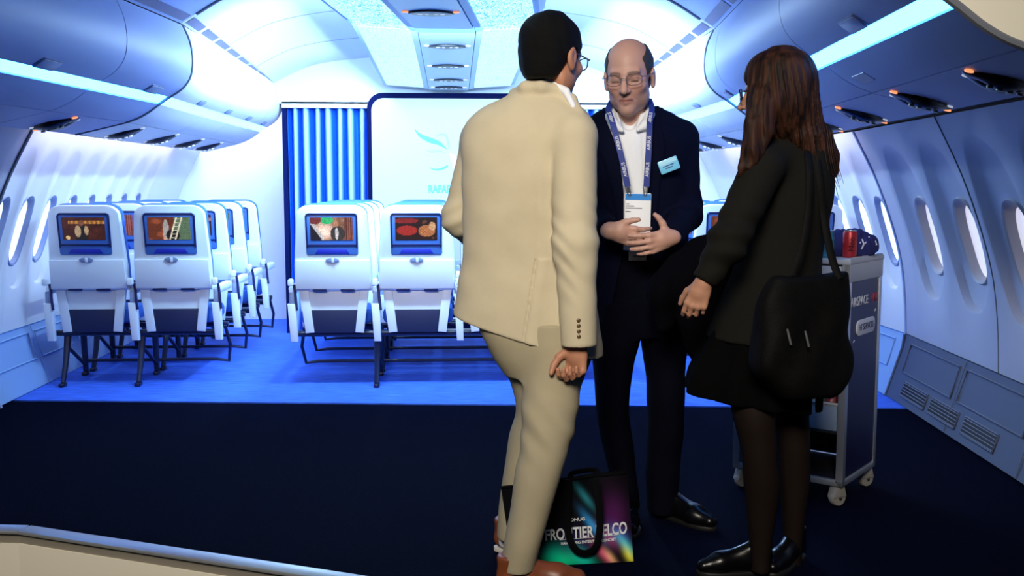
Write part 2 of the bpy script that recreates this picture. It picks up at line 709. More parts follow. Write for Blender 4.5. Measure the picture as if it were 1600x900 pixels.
trim('trim_1', [W(xwall(z) - 0.001, 4.43, z) for z in np.linspace(Z0, Z1, 14)], 0.004, M_trimgrey)
trim('trim_2', [W(xwall(z) - 0.004, YL, z) for z in np.linspace(Z0, Z1, 16)] , 0.008, M_mock)
trim('trim_3', [W(-xwall(z) + 0.004, YL, z) for z in np.linspace(Z0, Z1, 16)], 0.010, M_trimgrey)
for nm, sd in (('trim_4', 1), ('trim_5', -1)):
    trim(nm, [W(sd * x, YL, z) for x, z in ((2.66, 0.376), (2.65, 0.30), (2.555, 0.0))], 0.009, M_mock if sd < 0 else M_dado)

# ---- ceilings
profA = [(1.40, 2.19), (1.2, 2.305), (0.95, 2.38), (0.6, 2.43), (0.25, 2.45), (0, 2.455)]
profB = [(1.46, 2.09), (1.2, 2.215), (0.95, 2.27), (0.6, 2.305), (0.25, 2.32), (0, 2.325)]


def arch(t):
    pts = [((1 - t) * a[0] + t * b[0], (1 - t) * a[1] + t * b[1]) for a, b in zip(profA, profB)]
    pts = [tuple(q) for q in resample(pts, 24)]
    return [(-x, z) for x, z in pts] + [(x, z) for x, z in pts[::-1][1:]]


def ceiling(ys, ts, mm, nm):
    m = MB(); pr = [arch(t) for t in ts]; n = len(pr[0]); vs = []; fs = []
    for y, p_ in zip(ys, pr):
        for x, z in p_: vs.append(W(x, y, z))
    for k in range(len(ys) - 1):
        for i in range(n - 1): fs.append((k * n + i, k * n + i + 1, (k + 1) * n + i + 1, (k + 1) * n + i))
    m.add(vs, fs)
    return S(m.build(nm, mm, smooth=60))


ceiling([YL, 6.6, 7.5, YB], [0, 0.33, 0.66, 1.0], M_ceil, 'ceiling_cabin')
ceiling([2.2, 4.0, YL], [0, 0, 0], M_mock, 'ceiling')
trim('trim_6', [W(x, YL - 0.005, z - 0.004) for x, z in arch(0)], 0.009, M_trimgrey)
# seam lines across the far ceiling
for k, y in enumerate((6.62, 7.55)):
    t = (y - YL) / (YB - YL)
    trim('trim_%d' % (7 + k), [W(x, y, z + 0.0015) for x, z in arch(t)], 0.003, M_slat)

# cove vents between bins and ceiling
vent_no = 0
for side in (-1, 1):
    for (y0, y1, n, mm) in ((YL, YB, 8, M_ceil), (2.3, YL, 5, M_mock)):
        m = MB()
        def cv(y, s, lift=0.0):
            t = max(0, (y - YL) / (YB - YL))
            a = np.array([1.485, 2.135 - 0.035 * t]); b = np.array([1.40 + 0.06 * t, 2.19 - 0.10 * t])
            q = a * (1 - s) + b * s
            return W(side * q[0], y, q[1] - lift)
        m.grid(lambda a, b: cv(y0 + (y1 - y0) * a, b), 6, 2)
        o = S(m.build('ceiling_cove_' + ('left' if side < 0 else 'right') + ('_cabin' if y0 == YL else ''), mm))
        m = MB()
        L = (y1 - y0) / n
        for k in range(n):
            ya, yb = y0 + L * k + 0.03, y0 + L * (k + 1) - 0.03
            m.add([cv(ya, 0.22, .004), cv(yb, 0.22, .004), cv(yb, 0.80, .004), cv(ya, 0.80, .004)], [(0, 1, 2, 3)])
        m.build('vent_slot', M_slat, o)

# ---- suspended centre ceiling with luminous panels
def spark_mat(nm, base, gap, scale, thr, es):
    m_ = bpy.data.materials.new(nm); m_.use_nodes = True; nt = m_.node_tree
    b = nt.nodes['Principled BSDF']; b.inputs['Base Color'].default_value = (0.10, 0.16, 0.24, 1)
    tc = nt.nodes.new('ShaderNodeTexCoord'); v = nt.nodes.new('ShaderNodeTexVoronoi'); v.inputs['Scale'].default_value = scale
    mp = nt.nodes.new('ShaderNodeMapping'); mp.inputs['Scale'].default_value = (1.6, 1, 1)
    v.feature = 'DISTANCE_TO_EDGE'
    n = nt.nodes.new('ShaderNodeTexNoise'); n.inputs['Scale'].default_value = scale * 0.35
    mu = nt.nodes.new('ShaderNodeMath'); mu.operation = 'MULTIPLY'
    r = nt.nodes.new('ShaderNodeValToRGB')
    r.color_ramp.elements[0].position = thr * 0.6; r.color_ramp.elements[0].color = (*gap, 1)
    r.color_ramp.elements[1].position = thr; r.color_ramp.elements[1].color = (*base, 1)
    nt.links.new(tc.outputs['Object'], mp.inputs['Vector'])
    nt.links.new(mp.outputs[0], v.inputs['Vector']); nt.links.new(mp.outputs[0], n.inputs['Vector'])
    nt.links.new(v.outputs['Distance'], mu.inputs[0]); nt.links.new(n.outputs['Fac'], mu.inputs[1])
    nt.links.new(mu.outputs[0], r.inputs['Fac']); nt.links.new(r.outputs[0], b.inputs['Emission Color'])
    b.inputs['Emission Strength'].default_value = es
    return m_


M_spark_near = spark_mat('luminous_speckled_near', (0.62, 0.95, 1.0), (0.05, 0.40, 0.75), 42, 0.06, 1.35)
M_spark_far = spark_mat('luminous_speckled_far', (0.66, 0.96, 1.0), (0.45, 0.86, 0.97), 30, 0.05, 1.0)
M_blueframe = mat('panel_frame_blue', (0.22, 0.42, 0.80), 0.4)
M_psu_near = mat('centre_panel_blue', (0.26, 0.56, 0.88), 0.3)


def centre(y0, y1, z0, z1, spark, fr_m, psu_m, nm, lens_y):
    def zc(y): return z0 + (z1 - z0) * (y - y0) / (y1 - y0)
    root = thing('ceiling_light_raft', W(0, (y0 + y1) / 2, z0), nm[0], 'ceiling panel')
    def sec(prof, name, mm, a=y0, b=y1):
        m = MB(); vs = []; fs = []; n = len(prof)
        for y in (a, b):
            for x, dz in prof: vs.append(W(x - 0.03, y, zc(y) + dz))
        for i in range(n): fs.append((i, (i + 1) % n, n + (i + 1) % n, n + i))
        fs += [tuple(range(n))[::-1], tuple(range(n, 2 * n))]
        m.add(vs, fs)
        return m.build(name, mm, root, smooth=20)
    sec([(-0.53, 0.035), (0.53, 0.035), (0.56, 0.20), (0.40, 0.40), (-0.40, 0.40), (-0.56, 0.20)], 'housing', fr_m)
    for s in (-1, 1):
        sec([(s * 0.205, 0.002), (s * 0.50, 0.022), (s * 0.50, 0.034), (s * 0.205, 0.034)], 'light_panel', spark, y0 + 0.02, y1 - 0.02)
        sec([(s * 0.165, -0.006), (s * 0.20, -0.002), (s * 0.20, 0.034), (s * 0.165, 0.034)], 'rail', fr_m)
    sec([(-0.16, -0.012), (0.16, -0.012), (0.16, 0.034), (-0.16, 0.034)], 'service_strip', psu_m)
    for y in lens_y:
        m = MB()
        fr = lambda a, b, c, y=y: W(a - 0.03, y + b, zc(y) - 0.012 - c)
        m.slab([(0.115 * math.cos(t), 0.072 * math.sin(t) * (1 - 0.5 * math.cos(t) ** 2)) for t in np.linspace(0, 2 * math.pi, 28, endpoint=False)], -0.002, 0.010, 0.003, fr)
        u = m.build('reading_unit', M_lens, root)
        m = MB()
        for s in (-1, 1):
            m.slab(ellipse(0.013, 0.008, s * 0.055, 0, 10), 0.009, 0.012, 0, fr); m.slab(ellipse(0.009, 0.007, s * 0.022, 0, 10), 0.009, 0.012, 0, fr)
        m.build('lamp_dots', M_wlamp, u)
        m = MB()
        for s in (-1, 1): m.slab(ellipse(0.016, 0.010, s * 0.125, -0.02, 12), 0.0, 0.006, 0, fr)
        m.build('indicator', M_orange if spark is M_spark_near else M_wlamp, u)
    return root


centre(YL + 0.01, 8.22, 2.115, 2.035, M_spark_far, mat('raft_frame_pale', (0.62, 0.78, 0.92), 0.4), mat('centre_panel_pale', (0.66, 0.78, 0.90), 0.35),
       ['pale ceiling raft with glowing side panels and four dark reading units, above the bulkhead end'], (6.14, 6.93, 7.62, 8.05))
centre(3.0, YL - 0.005, 2.110, 2.110, M_spark_near, M_blueframe, M_psu_near,
       ['bluer ceiling raft with speckled glowing side panels, cut by the top of the photo'], (5.02, 4.2))

# ---- bulkhead end
m = MB()
ar = arch(1.0)
vs = []; fs = []
n = len(ar)
for x, z in ar: vs.append((x, YB + 0.0, z + 0.01))
for x, z in ar: vs.append((x, YB + 0.05, 1.925))
for i in range(n - 1): fs.append((i, i + 1, n + i + 1, n + i))
m.add(vs, fs)
m.box((0, YB + 0.045, 1.915), (2.82, 0.03, 0.05)); m.box((0, YB + 0.12, 1.94), (2.9, 0.18, 0.03))
S(m.build('wall_bulkhead', M_white, smooth=60))
m = MB(); m.box((0, 9.38, 1.2), (6.0, 0.06, 2.6)); S(m.build('wall_back', M_white, smooth=0))
m = MB()
for s in (-1, 1): m.box((s * 1.395, YB + 0.10, 0.965), (0.035, 0.12, 1.925))
S(m.build('trim_9', mat('dark_blue_post', (0.004, 0.008, 0.07), 0.7, spec=0.05), smooth=0))

M_curt = mat('curtain_painted_light', (0.05, 0.33, 1.0), 0.6, spec=0.2, attr='Col')
for s, lab in ((-1, 'pleated blue curtain with painted-in light on its folds, left of the white display board'), (1, 'pleated blue curtain with painted-in light on its folds, right of the white display board, mostly behind the people')):
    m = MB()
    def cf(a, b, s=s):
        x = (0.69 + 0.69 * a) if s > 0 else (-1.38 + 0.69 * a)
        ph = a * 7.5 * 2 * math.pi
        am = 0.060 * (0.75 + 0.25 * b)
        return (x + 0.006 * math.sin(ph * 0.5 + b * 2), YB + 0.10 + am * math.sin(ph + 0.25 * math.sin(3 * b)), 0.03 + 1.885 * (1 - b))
    m.grid(cf, 240, 8, cfn=lambda a, b: np.array([0.012, 0.14, 0.80]) + np.array([0.46, 0.58, 0.18]) * max(0.0, math.cos(a * 7.5 * 2 * math.pi + math.pi / 2)) ** 1.3)  # pale bands put the light on the pleat crests into the colour
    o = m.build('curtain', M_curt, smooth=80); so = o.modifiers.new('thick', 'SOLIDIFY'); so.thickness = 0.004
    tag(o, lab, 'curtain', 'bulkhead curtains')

# white display board with bird emblem
board = thing('display_board', (0, YB + 0.03, 0.02), 'white glowing display board with rounded top corners, dark blue border and pale bird emblem', 'display board')
def rtop(hw, zt, r):
    pts = [(-hw, 0.02), (hw, 0.02)]
    for k in range(9):
        a = math.pi / 2 * k / 8; pts.append((hw - r + r * math.cos(a), zt - r + r * math.sin(a)))
    for k in range(9):
        a = math.pi / 2 + math.pi / 2 * k / 8; pts.append((-hw + r + r * math.cos(a), zt - r + r * math.sin(a)))
    return pts
fb = frame((0, YB - 0.02, 0), (1, 0, 0), (0, 0, 1), (0, -1, 0))
m = MB(); m.slab(rtop(0.705, 2.01, 0.13), -0.03, 0.03, 0.006, fb); m.build('border', mat('border_navy', (0.003, 0.006, 0.05), 0.7, spec=0.05), board)
m = MB(); m.slab(rtop(0.668, 1.965, 0.10), 0.028, 0.036, 0.003, fb)
m.build('screen', mat('board_white', (0.30, 0.36, 0.38), 0.4, emit=(0.60, 0.84, 0.95), estr=0.62), board)
M_cyan = mat('emblem_cyan', (0.12, 0.55, 0.90), 0.5, emit=(0.08, 0.42, 0.78), estr=0.5)
M_palegrey = mat('emblem_grey', (0.35, 0.55, 0.65), 0.5, emit=(0.28, 0.50, 0.58), estr=0.5)
def stroke(pts, w, mm):
    mb = MB(); q = [P(u, v, YB - 0.058) for u, v in pts]; q = resample(q, 22); k = len(q)
    ws = resample([(a, 0) for a in w], 22)[:, 0] * (8.34 / F)
    vs = []
    for i in range(k):
        t = q[min(i + 1, k - 1)] - q[max(i - 1, 0)]; t = t / np.linalg.norm(t); nn = np.array([-t[2], 0, t[0]])
        vs += [q[i] + nn * ws[i] / 2, q[i] - nn * ws[i] / 2]
    vs2 = [np.array(p_) + (0, 0.004, 0) for p_ in vs]; n0 = len(vs)
    fs = [(2 * i, 2 * i + 1, 2 * i + 3, 2 * i + 2) for i in range(k - 1)] + [(n0 + 2 * i, n0 + 2 * i + 2, n0 + 2 * i + 3, n0 + 2 * i + 1) for i in range(k - 1)]
    mb.add(vs + vs2, fs); return mb.build('emblem', mm, board)
stroke([(648, 202), (657, 212), (672, 219), (686, 224), (698, 233)], [1, 5, 8, 6, 1], M_cyan)
stroke([(682, 213), (690, 210), (697, 212), (700, 222), (702, 233)], [2, 3, 3, 3, 2], M_palegrey)
stroke([(665, 234), (674, 237), (686, 236), (696, 239)], [1, 3, 3, 1], M_palegrey)
stroke([(671, 262), (680, 265), (690, 264), (700, 259)], [1, 2.5, 3.5, 3], M_cyan)
stroke([(703, 240), (709, 247), (712, 256), (708, 262)], [2, 9, 8, 2], mat('emblem_white', (0.9, 0.92, 1), 0.5, emit=(0.9, 0.9, 1), estr=0.6))
q = P(669, 296, YB - 0.06)
text_part('lettering', 'RAFAEL', 0.088, q, (1, 0, 0), (0, 0, 1), (0, -1, 0), M_cyan, board, 0.002, 0.72, 'LEFT', 0.0035)

# ---- overhead bins
DOOR = [tuple(p) for p in resample([(1.482, 2.128), (1.445, 2.04), (1.432, 1.94), (1.446, 1.85), (1.492, 1.785), (1.562, 1.738)], 18)]
LIP = [tuple(p) for p in resample([(1.622, 1.697), (1.68, 1.655), (1.74, 1.622), (1.80, 1.600)], 8)]


def closed_run(mb, prof, th, y0, y1, side, mi=0):
    """profile thickened outwards (away from the aisle) and run along y"""
    p = np.array(prof); k = len(p)
    nrm = []
    for i in range(k):
        t = p[min(i + 1, k - 1)] - p[max(i - 1, 0)]; t = t / np.linalg.norm(t); nrm.append((-t[1], t[0]))
    nrm = np.array(nrm)
    if nrm[k // 2][0] < 0: nrm = -nrm
    loop = list(p) + list((p + nrm * th)[::-1]); n = len(loop)
    vs = [W(side * x, y, z) for y in (y0, y1) for x, z in loop]
    fs = [(i, (i + 1) % n, n + (i + 1) % n, n + i) for i in range(n)]
    for o in (0, n):
        for i in range(k - 1): fs.append((o + i, o + i + 1, o + n - 2 - i, o + n - 1 - i))
    mb.add(vs, fs, mi)


def reading_unit(root, side, y, scale, near):
    # lens shaped unit set across the service panel between X 1.80 and 2.08
    a = np.array([1.835, 1.588]); b = np.array([2.06, 1.535]); c = (a + b) / 2; d = (b - a) / np.linalg.norm(b - a)
    def fr(s, t, h): return W(side * (c[0] + d[0] * s - 0.23 * 0 * h), y + t, c[1] + d[1] * s - h)
    L = np.linalg.norm(b - a) / 2 * 1.08
    m = MB(); vs = []; fs = []; K = 6; N = 32
    for k in range(K + 1):
        th = math.pi / 2 * k / K
        for t in np.linspace(0, 2 * math.pi, N, endpoint=False):
            r_ = math.cos(th) if k < K else 0.02
            vs.append(fr(L * math.cos(t) * (0.35 + 0.65 * r_) if k else L * math.cos(t), 0.085 * scale * math.sin(t) * (1 - 0.45 * math.cos(t) ** 2) * r_, 0.036 * math.sin(th) * (1 - 0.55 * math.cos(t) ** 2) - 0.002))
    for k in range(K):
        for j in range(N): fs.append((k * N + j, k * N + (j + 1) % N, (k + 1) * N + (j + 1) % N, (k + 1) * N + j))
    fs.append(tuple(range(N)))
    m.add(vs, fs)
    u = m.build('reading_unit', M_lens, root)
    m = MB()
    for s in (-0.045, -0.015, 0.02, 0.05): m.slab(ellipse(0.010, 0.012, s, -0.022 * scale, 10), 0.026, 0.034, 0, fr)
    m.build('lamp_dots', mat('nozzle_grey', (0.12, 0.12, 0.10), 0.3) if near else M_wlamp, u)
    m = MB(); m.slab(ellipse(0.014, 0.014, L * 0.98, 0.045 * scale, 14), 0.0, 0.006, 0.001, fr); m.slab(ellipse(0.014, 0.014, -L * 0.98, -0.045 * scale, 14), 0.0, 0.006, 0.001, fr)
    m.build('indicator', M_orange if near else M_wlamp, u)
    for s in (-1, 1):
        m = MB(); m.slab(ellipse(0.022, 0.008, s * L * 0.7, -s * 0.04 * scale, 12), 0.0, 0.005, 0.001, fr); m.build('reading_lamp', M_wlamp, u)


def bin_unit(side, y0, y1, near, latches, units, label, group, cap=False):
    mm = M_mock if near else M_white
    g = 0.004
    root = thing('overhead_bin', W(side * 1.8, (y0 + y1) / 2, 1.54), label, 'overhead bin', group)
    m = MB(); closed_run(m, DOOR, 0.02, y0 + g, y1 - g, side); door = m.build('door', mm, root)
    m = MB(); closed_run(m, [(1.575, 1.733), (1.60, 1.716), (1.618, 1.702)], 0.02, y0 + 0.012, y1 - 0.012, side); m.build('light_strip', M_strip if near else M_strip2, root)
    m = MB(); closed_run(m, LIP, 0.02, y0 + g, y1 - g, side); m.build('lower_lip', mm, root)
    m = MB(); closed_run(m, [(1.806, 1.597), (1.95, 1.562), (2.08, 1.532)], 0.02, y0 + g, y1 - g, side)
    m.build('service_panel', mm, root)
    m = MB()
    bp = [(1.50, 2.12), (1.47, 2.0), (1.47, 1.88), (1.53, 1.80), (1.60, 1.745), (1.66, 1.70), (1.83, 1.625), (2.06, 1.565), (2.32, 1.57), (2.2, 2.0), (1.9, 2.2)]
    n = len(bp); vs = [W(side * x, y, z) for y in (y0, y1) for x, z in bp]
    m.add(vs, [(i, (i + 1) % n, n + (i + 1) % n, n + i) for i in range(n)] + [tuple(range(n)), tuple(range(n, 2 * n))])
    m.build('carcass', M_dark if near else M_slat, root, smooth=20)
    for y in latches:
        # recessed paddle handle at the bottom edge of the door
        t = np.array([1.562 - 1.492, 1.738 - 1.785]); t = t / np.linalg.norm(t); nn = np.array([-0.557, -0.83])
        def fr(a, b, c, y=y): return W(side * (1.552 - t[0] * b + nn[0] * c), y + a, 1.743 - t[1] * b + nn[1] * c)
        k = 1.0 if near else 0.72
        m = MB(); m.slab(rrect(0.17 * k, 0.065 * k, 0.015, 0, 0.02), -0.003, 0.004, 0.002, fr); lt = m.build('latch', M_latch, door)
        m = MB(); m.slab(rrect(0.15 * k, 0.050 * k, 0.012, 0, 0.022), 0.003, 0.007, 0.002, fr); m.build('latch_paddle', M_rim, lt)
    for y in units: reading_unit(root, side, y, 1.0 if near else 0.8, near)
    if cap:
        ep = list(DOOR) + [(1.59, 1.72)] + list(LIP) + [(2.08, 1.532), (2.33, 1.55), (2.6, 1.9), (2.2, 2.6), (1.55, 2.6)]
        m = MB(); n = len(ep); vs = [W(side * x, y, z) for y in (y0 - 0.03, y0 - 0.002) for x, z in ep]
        m.add(vs, [(i, (i + 1) % n, n + (i + 1) % n, n + i) for i in range(n)] + [tuple(range(n)), tuple(range(n, 2 * n))])
        m.build('end_panel', M_endcap, root, smooth=20)
        m = MB(); m.tube([W(side * x, y0 - 0.018, z) for x, z in list(DOOR) + list(LIP) + [(2.08, 1.532)]], 0.014, 8); m.build('end_trim', M_trimgrey, root)
    return root


NEAR = 'near overhead bins of the mock-up'
FAR = 'far overhead bins of the bright cabin'
bin_unit(-1, 4.86, YL, True, [5.41], [5.2], 'overhead bin with painted-in blue light on the left, the one ending at the bright cabin', NEAR)
bin_unit(-1, 3.30, 4.86, True, [4.33], [4.25], 'overhead bin with painted-in blue light, cut off by the left edge of the photo', NEAR)
bin_unit(1, 5.30, YL, True, [5.50], [], 'short blue overhead bin section on the right, just behind the long-haired person\'s head', NEAR)  # white bin; its blue is light tinted into the base colour
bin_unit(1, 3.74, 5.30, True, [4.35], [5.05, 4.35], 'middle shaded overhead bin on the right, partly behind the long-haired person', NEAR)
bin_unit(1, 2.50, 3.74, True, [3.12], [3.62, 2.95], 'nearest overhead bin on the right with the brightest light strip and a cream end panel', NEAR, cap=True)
bnd = [YL + 0.03, 6.65, 7.38, 8.02, 8.60]
lt = [6.28, 7.02, 7.70, 8.30]
ordn = ['nearest', 'second nearest', 'third nearest', 'farthest']
for s, sn in ((-1, 'left'), (1, 'right')):
    for k in range(4):
        bin_unit(s, bnd[k], bnd[k + 1], False, [lt[k]], [lt[k] - 0.18], 'bright white far overhead bin on the %s, %s of its four' % (sn, ordn[k]), FAR)
    trim('trim_%d' % (10 if s < 0 else 11), [W(s * x, YL + 0.004, z) for x, z in list(DOOR) + [(1.59, 1.72)] + list(LIP) + [(2.08, 1.532)]], 0.008, M_trimgrey)

# small label on the nearest right bin's lip
m = MB()
a, b = np.array([1.69, 1.649]), np.array([1.735, 1.624])
m.add([W(a[0], 3.50, a[1] - .002), W(a[0], 3.64, a[1] - .002), W(b[0], 3.64, b[1] - .002), W(b[0], 3.50, b[1] - .002),
       W(a[0], 3.50, a[1] + .003), W(a[0], 3.64, a[1] + .003), W(b[0], 3.64, b[1] + .003), W(b[0], 3.50, b[1] + .003)],
      [(0, 1, 2, 3), (7, 6, 5, 4), (0, 4, 5, 1), (1, 5, 6, 2), (2, 6, 7, 3), (3, 7, 4, 0)])
tag(m.build('placard', M_latch, smooth=0), 'small dark placard on the underside of the nearest right bin', 'placard')

# ---- air vents in the dado
def dado_pt(side, y, z, out=0.0):
    x = float(np.interp(z, [0.0, 0.30, 0.376], [2.556, 2.655, 2.668]))
    return W(side * (x - out), y, z)


def air_vent(side, yc, L, label):
    root = thing('air_vent', dado_pt(side, yc, 0.06), label, 'air vent', 'air vents along the lower wall')
    za, zb = 0.055, 0.135
    m = MB()
    fr = lambda a, b, c: np.array(dado_pt(side, yc + a, b, c))
    m.slab([(-L / 2, za), (L / 2, za), (L / 2, zb), (-L / 2, zb)], -0.002, 0.004, 0.0, fr); m.build('backing', M_dark, root)
    m = MB()
    k = 5
    for i in range(k):
        z = za + 0.008 + (zb - za - 0.016) * i / (k - 1)
        m.tube([fr(-L / 2, z, 0.007), fr(L / 2, z, 0.007)], 0.0026, 6)
    m.build('slat', M_trimgrey, root)
    m = MB(); m.tube([fr(-L / 2, za, .005), fr(L / 2, za, .005), fr(L / 2, zb, .005), fr(-L / 2, zb, .005)], 0.005, 6, closed=True)
    m.build('frame', M_dado, root)


air_vent(1, 5.28, 0.36, 'dark slatted vent low on the right wall, farthest of three')
air_vent(1, 4.86, 0.36, 'dark slatted vent low on the right wall, middle of three')
air_vent(1, 4.42, 0.36, 'dark slatted vent low on the right wall, cut by the photo edge')
air_vent(-1, 5.52, 0.22, 'dark slatted vent low on the wall at the left edge of the photo')
# ================================================================== seats
M_seat = mat('seat_shell_white', (0.74, 0.80, 0.88), 0.35)
M_seatblue = mat('seat_fabric_blue', (0.03, 0.13, 0.52), 0.8, bump=0.3)
M_bezel = mat('bezel_blue', (0.06, 0.16, 0.50), 0.35)
M_bezeldk = mat('bezel_edge_navy', (0.006, 0.012, 0.09), 0.4)
M_under = mat('seat_under_navy', (0.004, 0.010, 0.06), 0.6)
M_leg = mat('seat_leg_navy', (0.006, 0.010, 0.045), 0.35)
M_screen = mat('seat_screen_picture', (0.01, 0.01, 0.01), 0.3, emit_attr='Col', estr=0.9)


def blob(s, t, x, y, rx, ry):
    return max(0.0, 1 - ((s - x) / rx) ** 2 - ((t - y) / ry) ** 2)


def pic(kind, rnd):
    """moving-picture stills as colour at (s,t), t up"""
    sp = [(rnd.random(), rnd.random(), 0.05 + 0.12 * rnd.random()) for _ in range(26)]
    def f(s, t):
        n = sum(blob(s, t, a, b, r, r) for a, b, r in sp)
        if kind == 0:      # dim bar, seated figure in a waistcoat
            c = np.array([0.05, 0.012, 0.006]) + n * np.array([0.02, 0.004, 0.001])
            if 0.70 < t < 0.84: c = c + np.array([0.55, 0.25, 0.04]) * (0.4 + 0.6 * (math.sin(s * 60) > 0)) * (s > 0.15)
            if abs(s - 0.45) < 0.14 and t < 0.62: c = np.array([0.015, 0.012, 0.01])
            if blob(s, t, 0.36, 0.38, 0.07, 0.26) > 0 or blob(s, t, 0.56, 0.42, 0.05, 0.2) > 0: c = np.array([0.50, 0.34, 0.20])
            if blob(s, t, 0.45, 0.74, 0.06, 0.13) > 0: c = np.array([0.20, 0.08, 0.045])
            if blob(s, t, 0.12, 0.1, 0.05, 0.08) > 0: c = np.array([0.8, 0.55, 0.25])
        elif kind == 1:    # warm crowd and a ladder on green
            c = np.array([0.5, 0.12, 0.05]) * (0.3 + 0.7 * min(1, n * 0.6)) + np.array([0.5, 0.35, 0.25]) * (n > 1.1)
            if s > 0.62: c = np.array([0.12, 0.20, 0.12])
            if blob(s, t, 0.42, 0.45, 0.07, 0.45) > 0: c = np.array([0.42, 0.40, 0.40])
            if blob(s, t, 0.58, 0.2, 0.16, 0.28) > 0: c = np.array([0.02, 0.012, 0.015])
            for o in (0.0, 0.13):
                if abs(s - (0.5 + o + 0.18 * t)) < 0.018: c = np.array([0.85, 0.8, 0.6])
            if abs((t * 6) % 1 - 0.5) < 0.14 and 0.5 + 0.18 * t < s < 0.63 + 0.18 * t: c = np.array([0.85, 0.8, 0.6])
        elif kind == 2:    # two people by a lamp, green patch
            c = np.array([0.30, 0.14, 0.08]) + 0.15 * n * np.array([0.8, 0.6, 0.5])
            g = blob(s, t, 0.33, 0.4, 0.3, 0.42); c = c + g * np.array([1.0, 0.8, 0.72])
            if blob(s, t, 0.40, 0.88, 0.15, 0.18) > 0: c = np.array([0.05, 0.62, 0.22])
            if s < 0.24 and t < 0.85 - 2.6 * s: c = np.array([0.02, 0.015, 0.03])
            if abs(t - (0.85 - 2.6 * s)) < 0.12 and s < 0.3: c = np.array([0.75, 0.72, 0.75])
            if blob(s, t, 0.10, 0.9, 0.16, 0.2) > 0: c = np.array([0.22, 0.04, 0.04])
            if blob(s, t, 0.64, 0.28, 0.17, 0.34) > 0: c = np.array([0.06, 0.05, 0.05])
            if blob(s, t, 0.62, 0.28, 0.04, 0.26) > 0: c = np.array([0.8, 0.78, 0.8])
            if blob(s, t, 0.61, 0.72, 0.06, 0.15) > 0: c = np.array([0.6, 0.28, 0.16])
            if s > 0.80: c = np.array([0.10, 0.03, 0.02]) * (1 + 3 * (math.sin(s * 130) > 0.4))
        else:              # red shapes and hands in the dark
            c = np.array([0.03, 0.008, 0.006]) + (n > 1.6) * np.array([0.14, 0.05, 0.02])
            if blob(s, t, 0.28, 0.42, 0.24, 0.22) > 0: c = np.array([0.48, 0.03, 0.02])
            if blob(s, t, 0.25, 0.85, 0.3, 0.12) > 0: c = np.array([0.30, 0.02, 0.02])
            if blob(s, t, 0.75, 0.4, 0.2, 0.26) > 0: c = np.array([0.62, 0.22, 0.08]) * (0.4 + 0.8 * abs(math.sin(s * 40 + t * 25)))
            if blob(s, t, 0.88, 0.6, 0.08, 0.2) > 0: c = np.array([0.75, 0.42, 0.22])
        return np.clip(c, 0, 1.4)
    return f


def seat_outline(zb, zt, wb, wt, r):
    pts = [(-wb / 2, zb), (wb / 2, zb), (wb / 2, zb + (zt - zb) * 0.30)]
    for k in range(7):
        a = math.pi / 2 * k / 6; pts.append((wt / 2 - r + r * math.cos(a), zt - r * 0.75 + r * 0.75 * math.sin(a)))
    for k in range(7):
        a = math.pi / 2 + math.pi / 2 * k / 6; pts.append((-wt / 2 + r + r * math.cos(a), zt - r * 0.75 + r * 0.75 * math.sin(a)))
    pts.append((-wb / 2, zb + (zt - zb) * 0.30))
    return pts


LEAN = 0.13


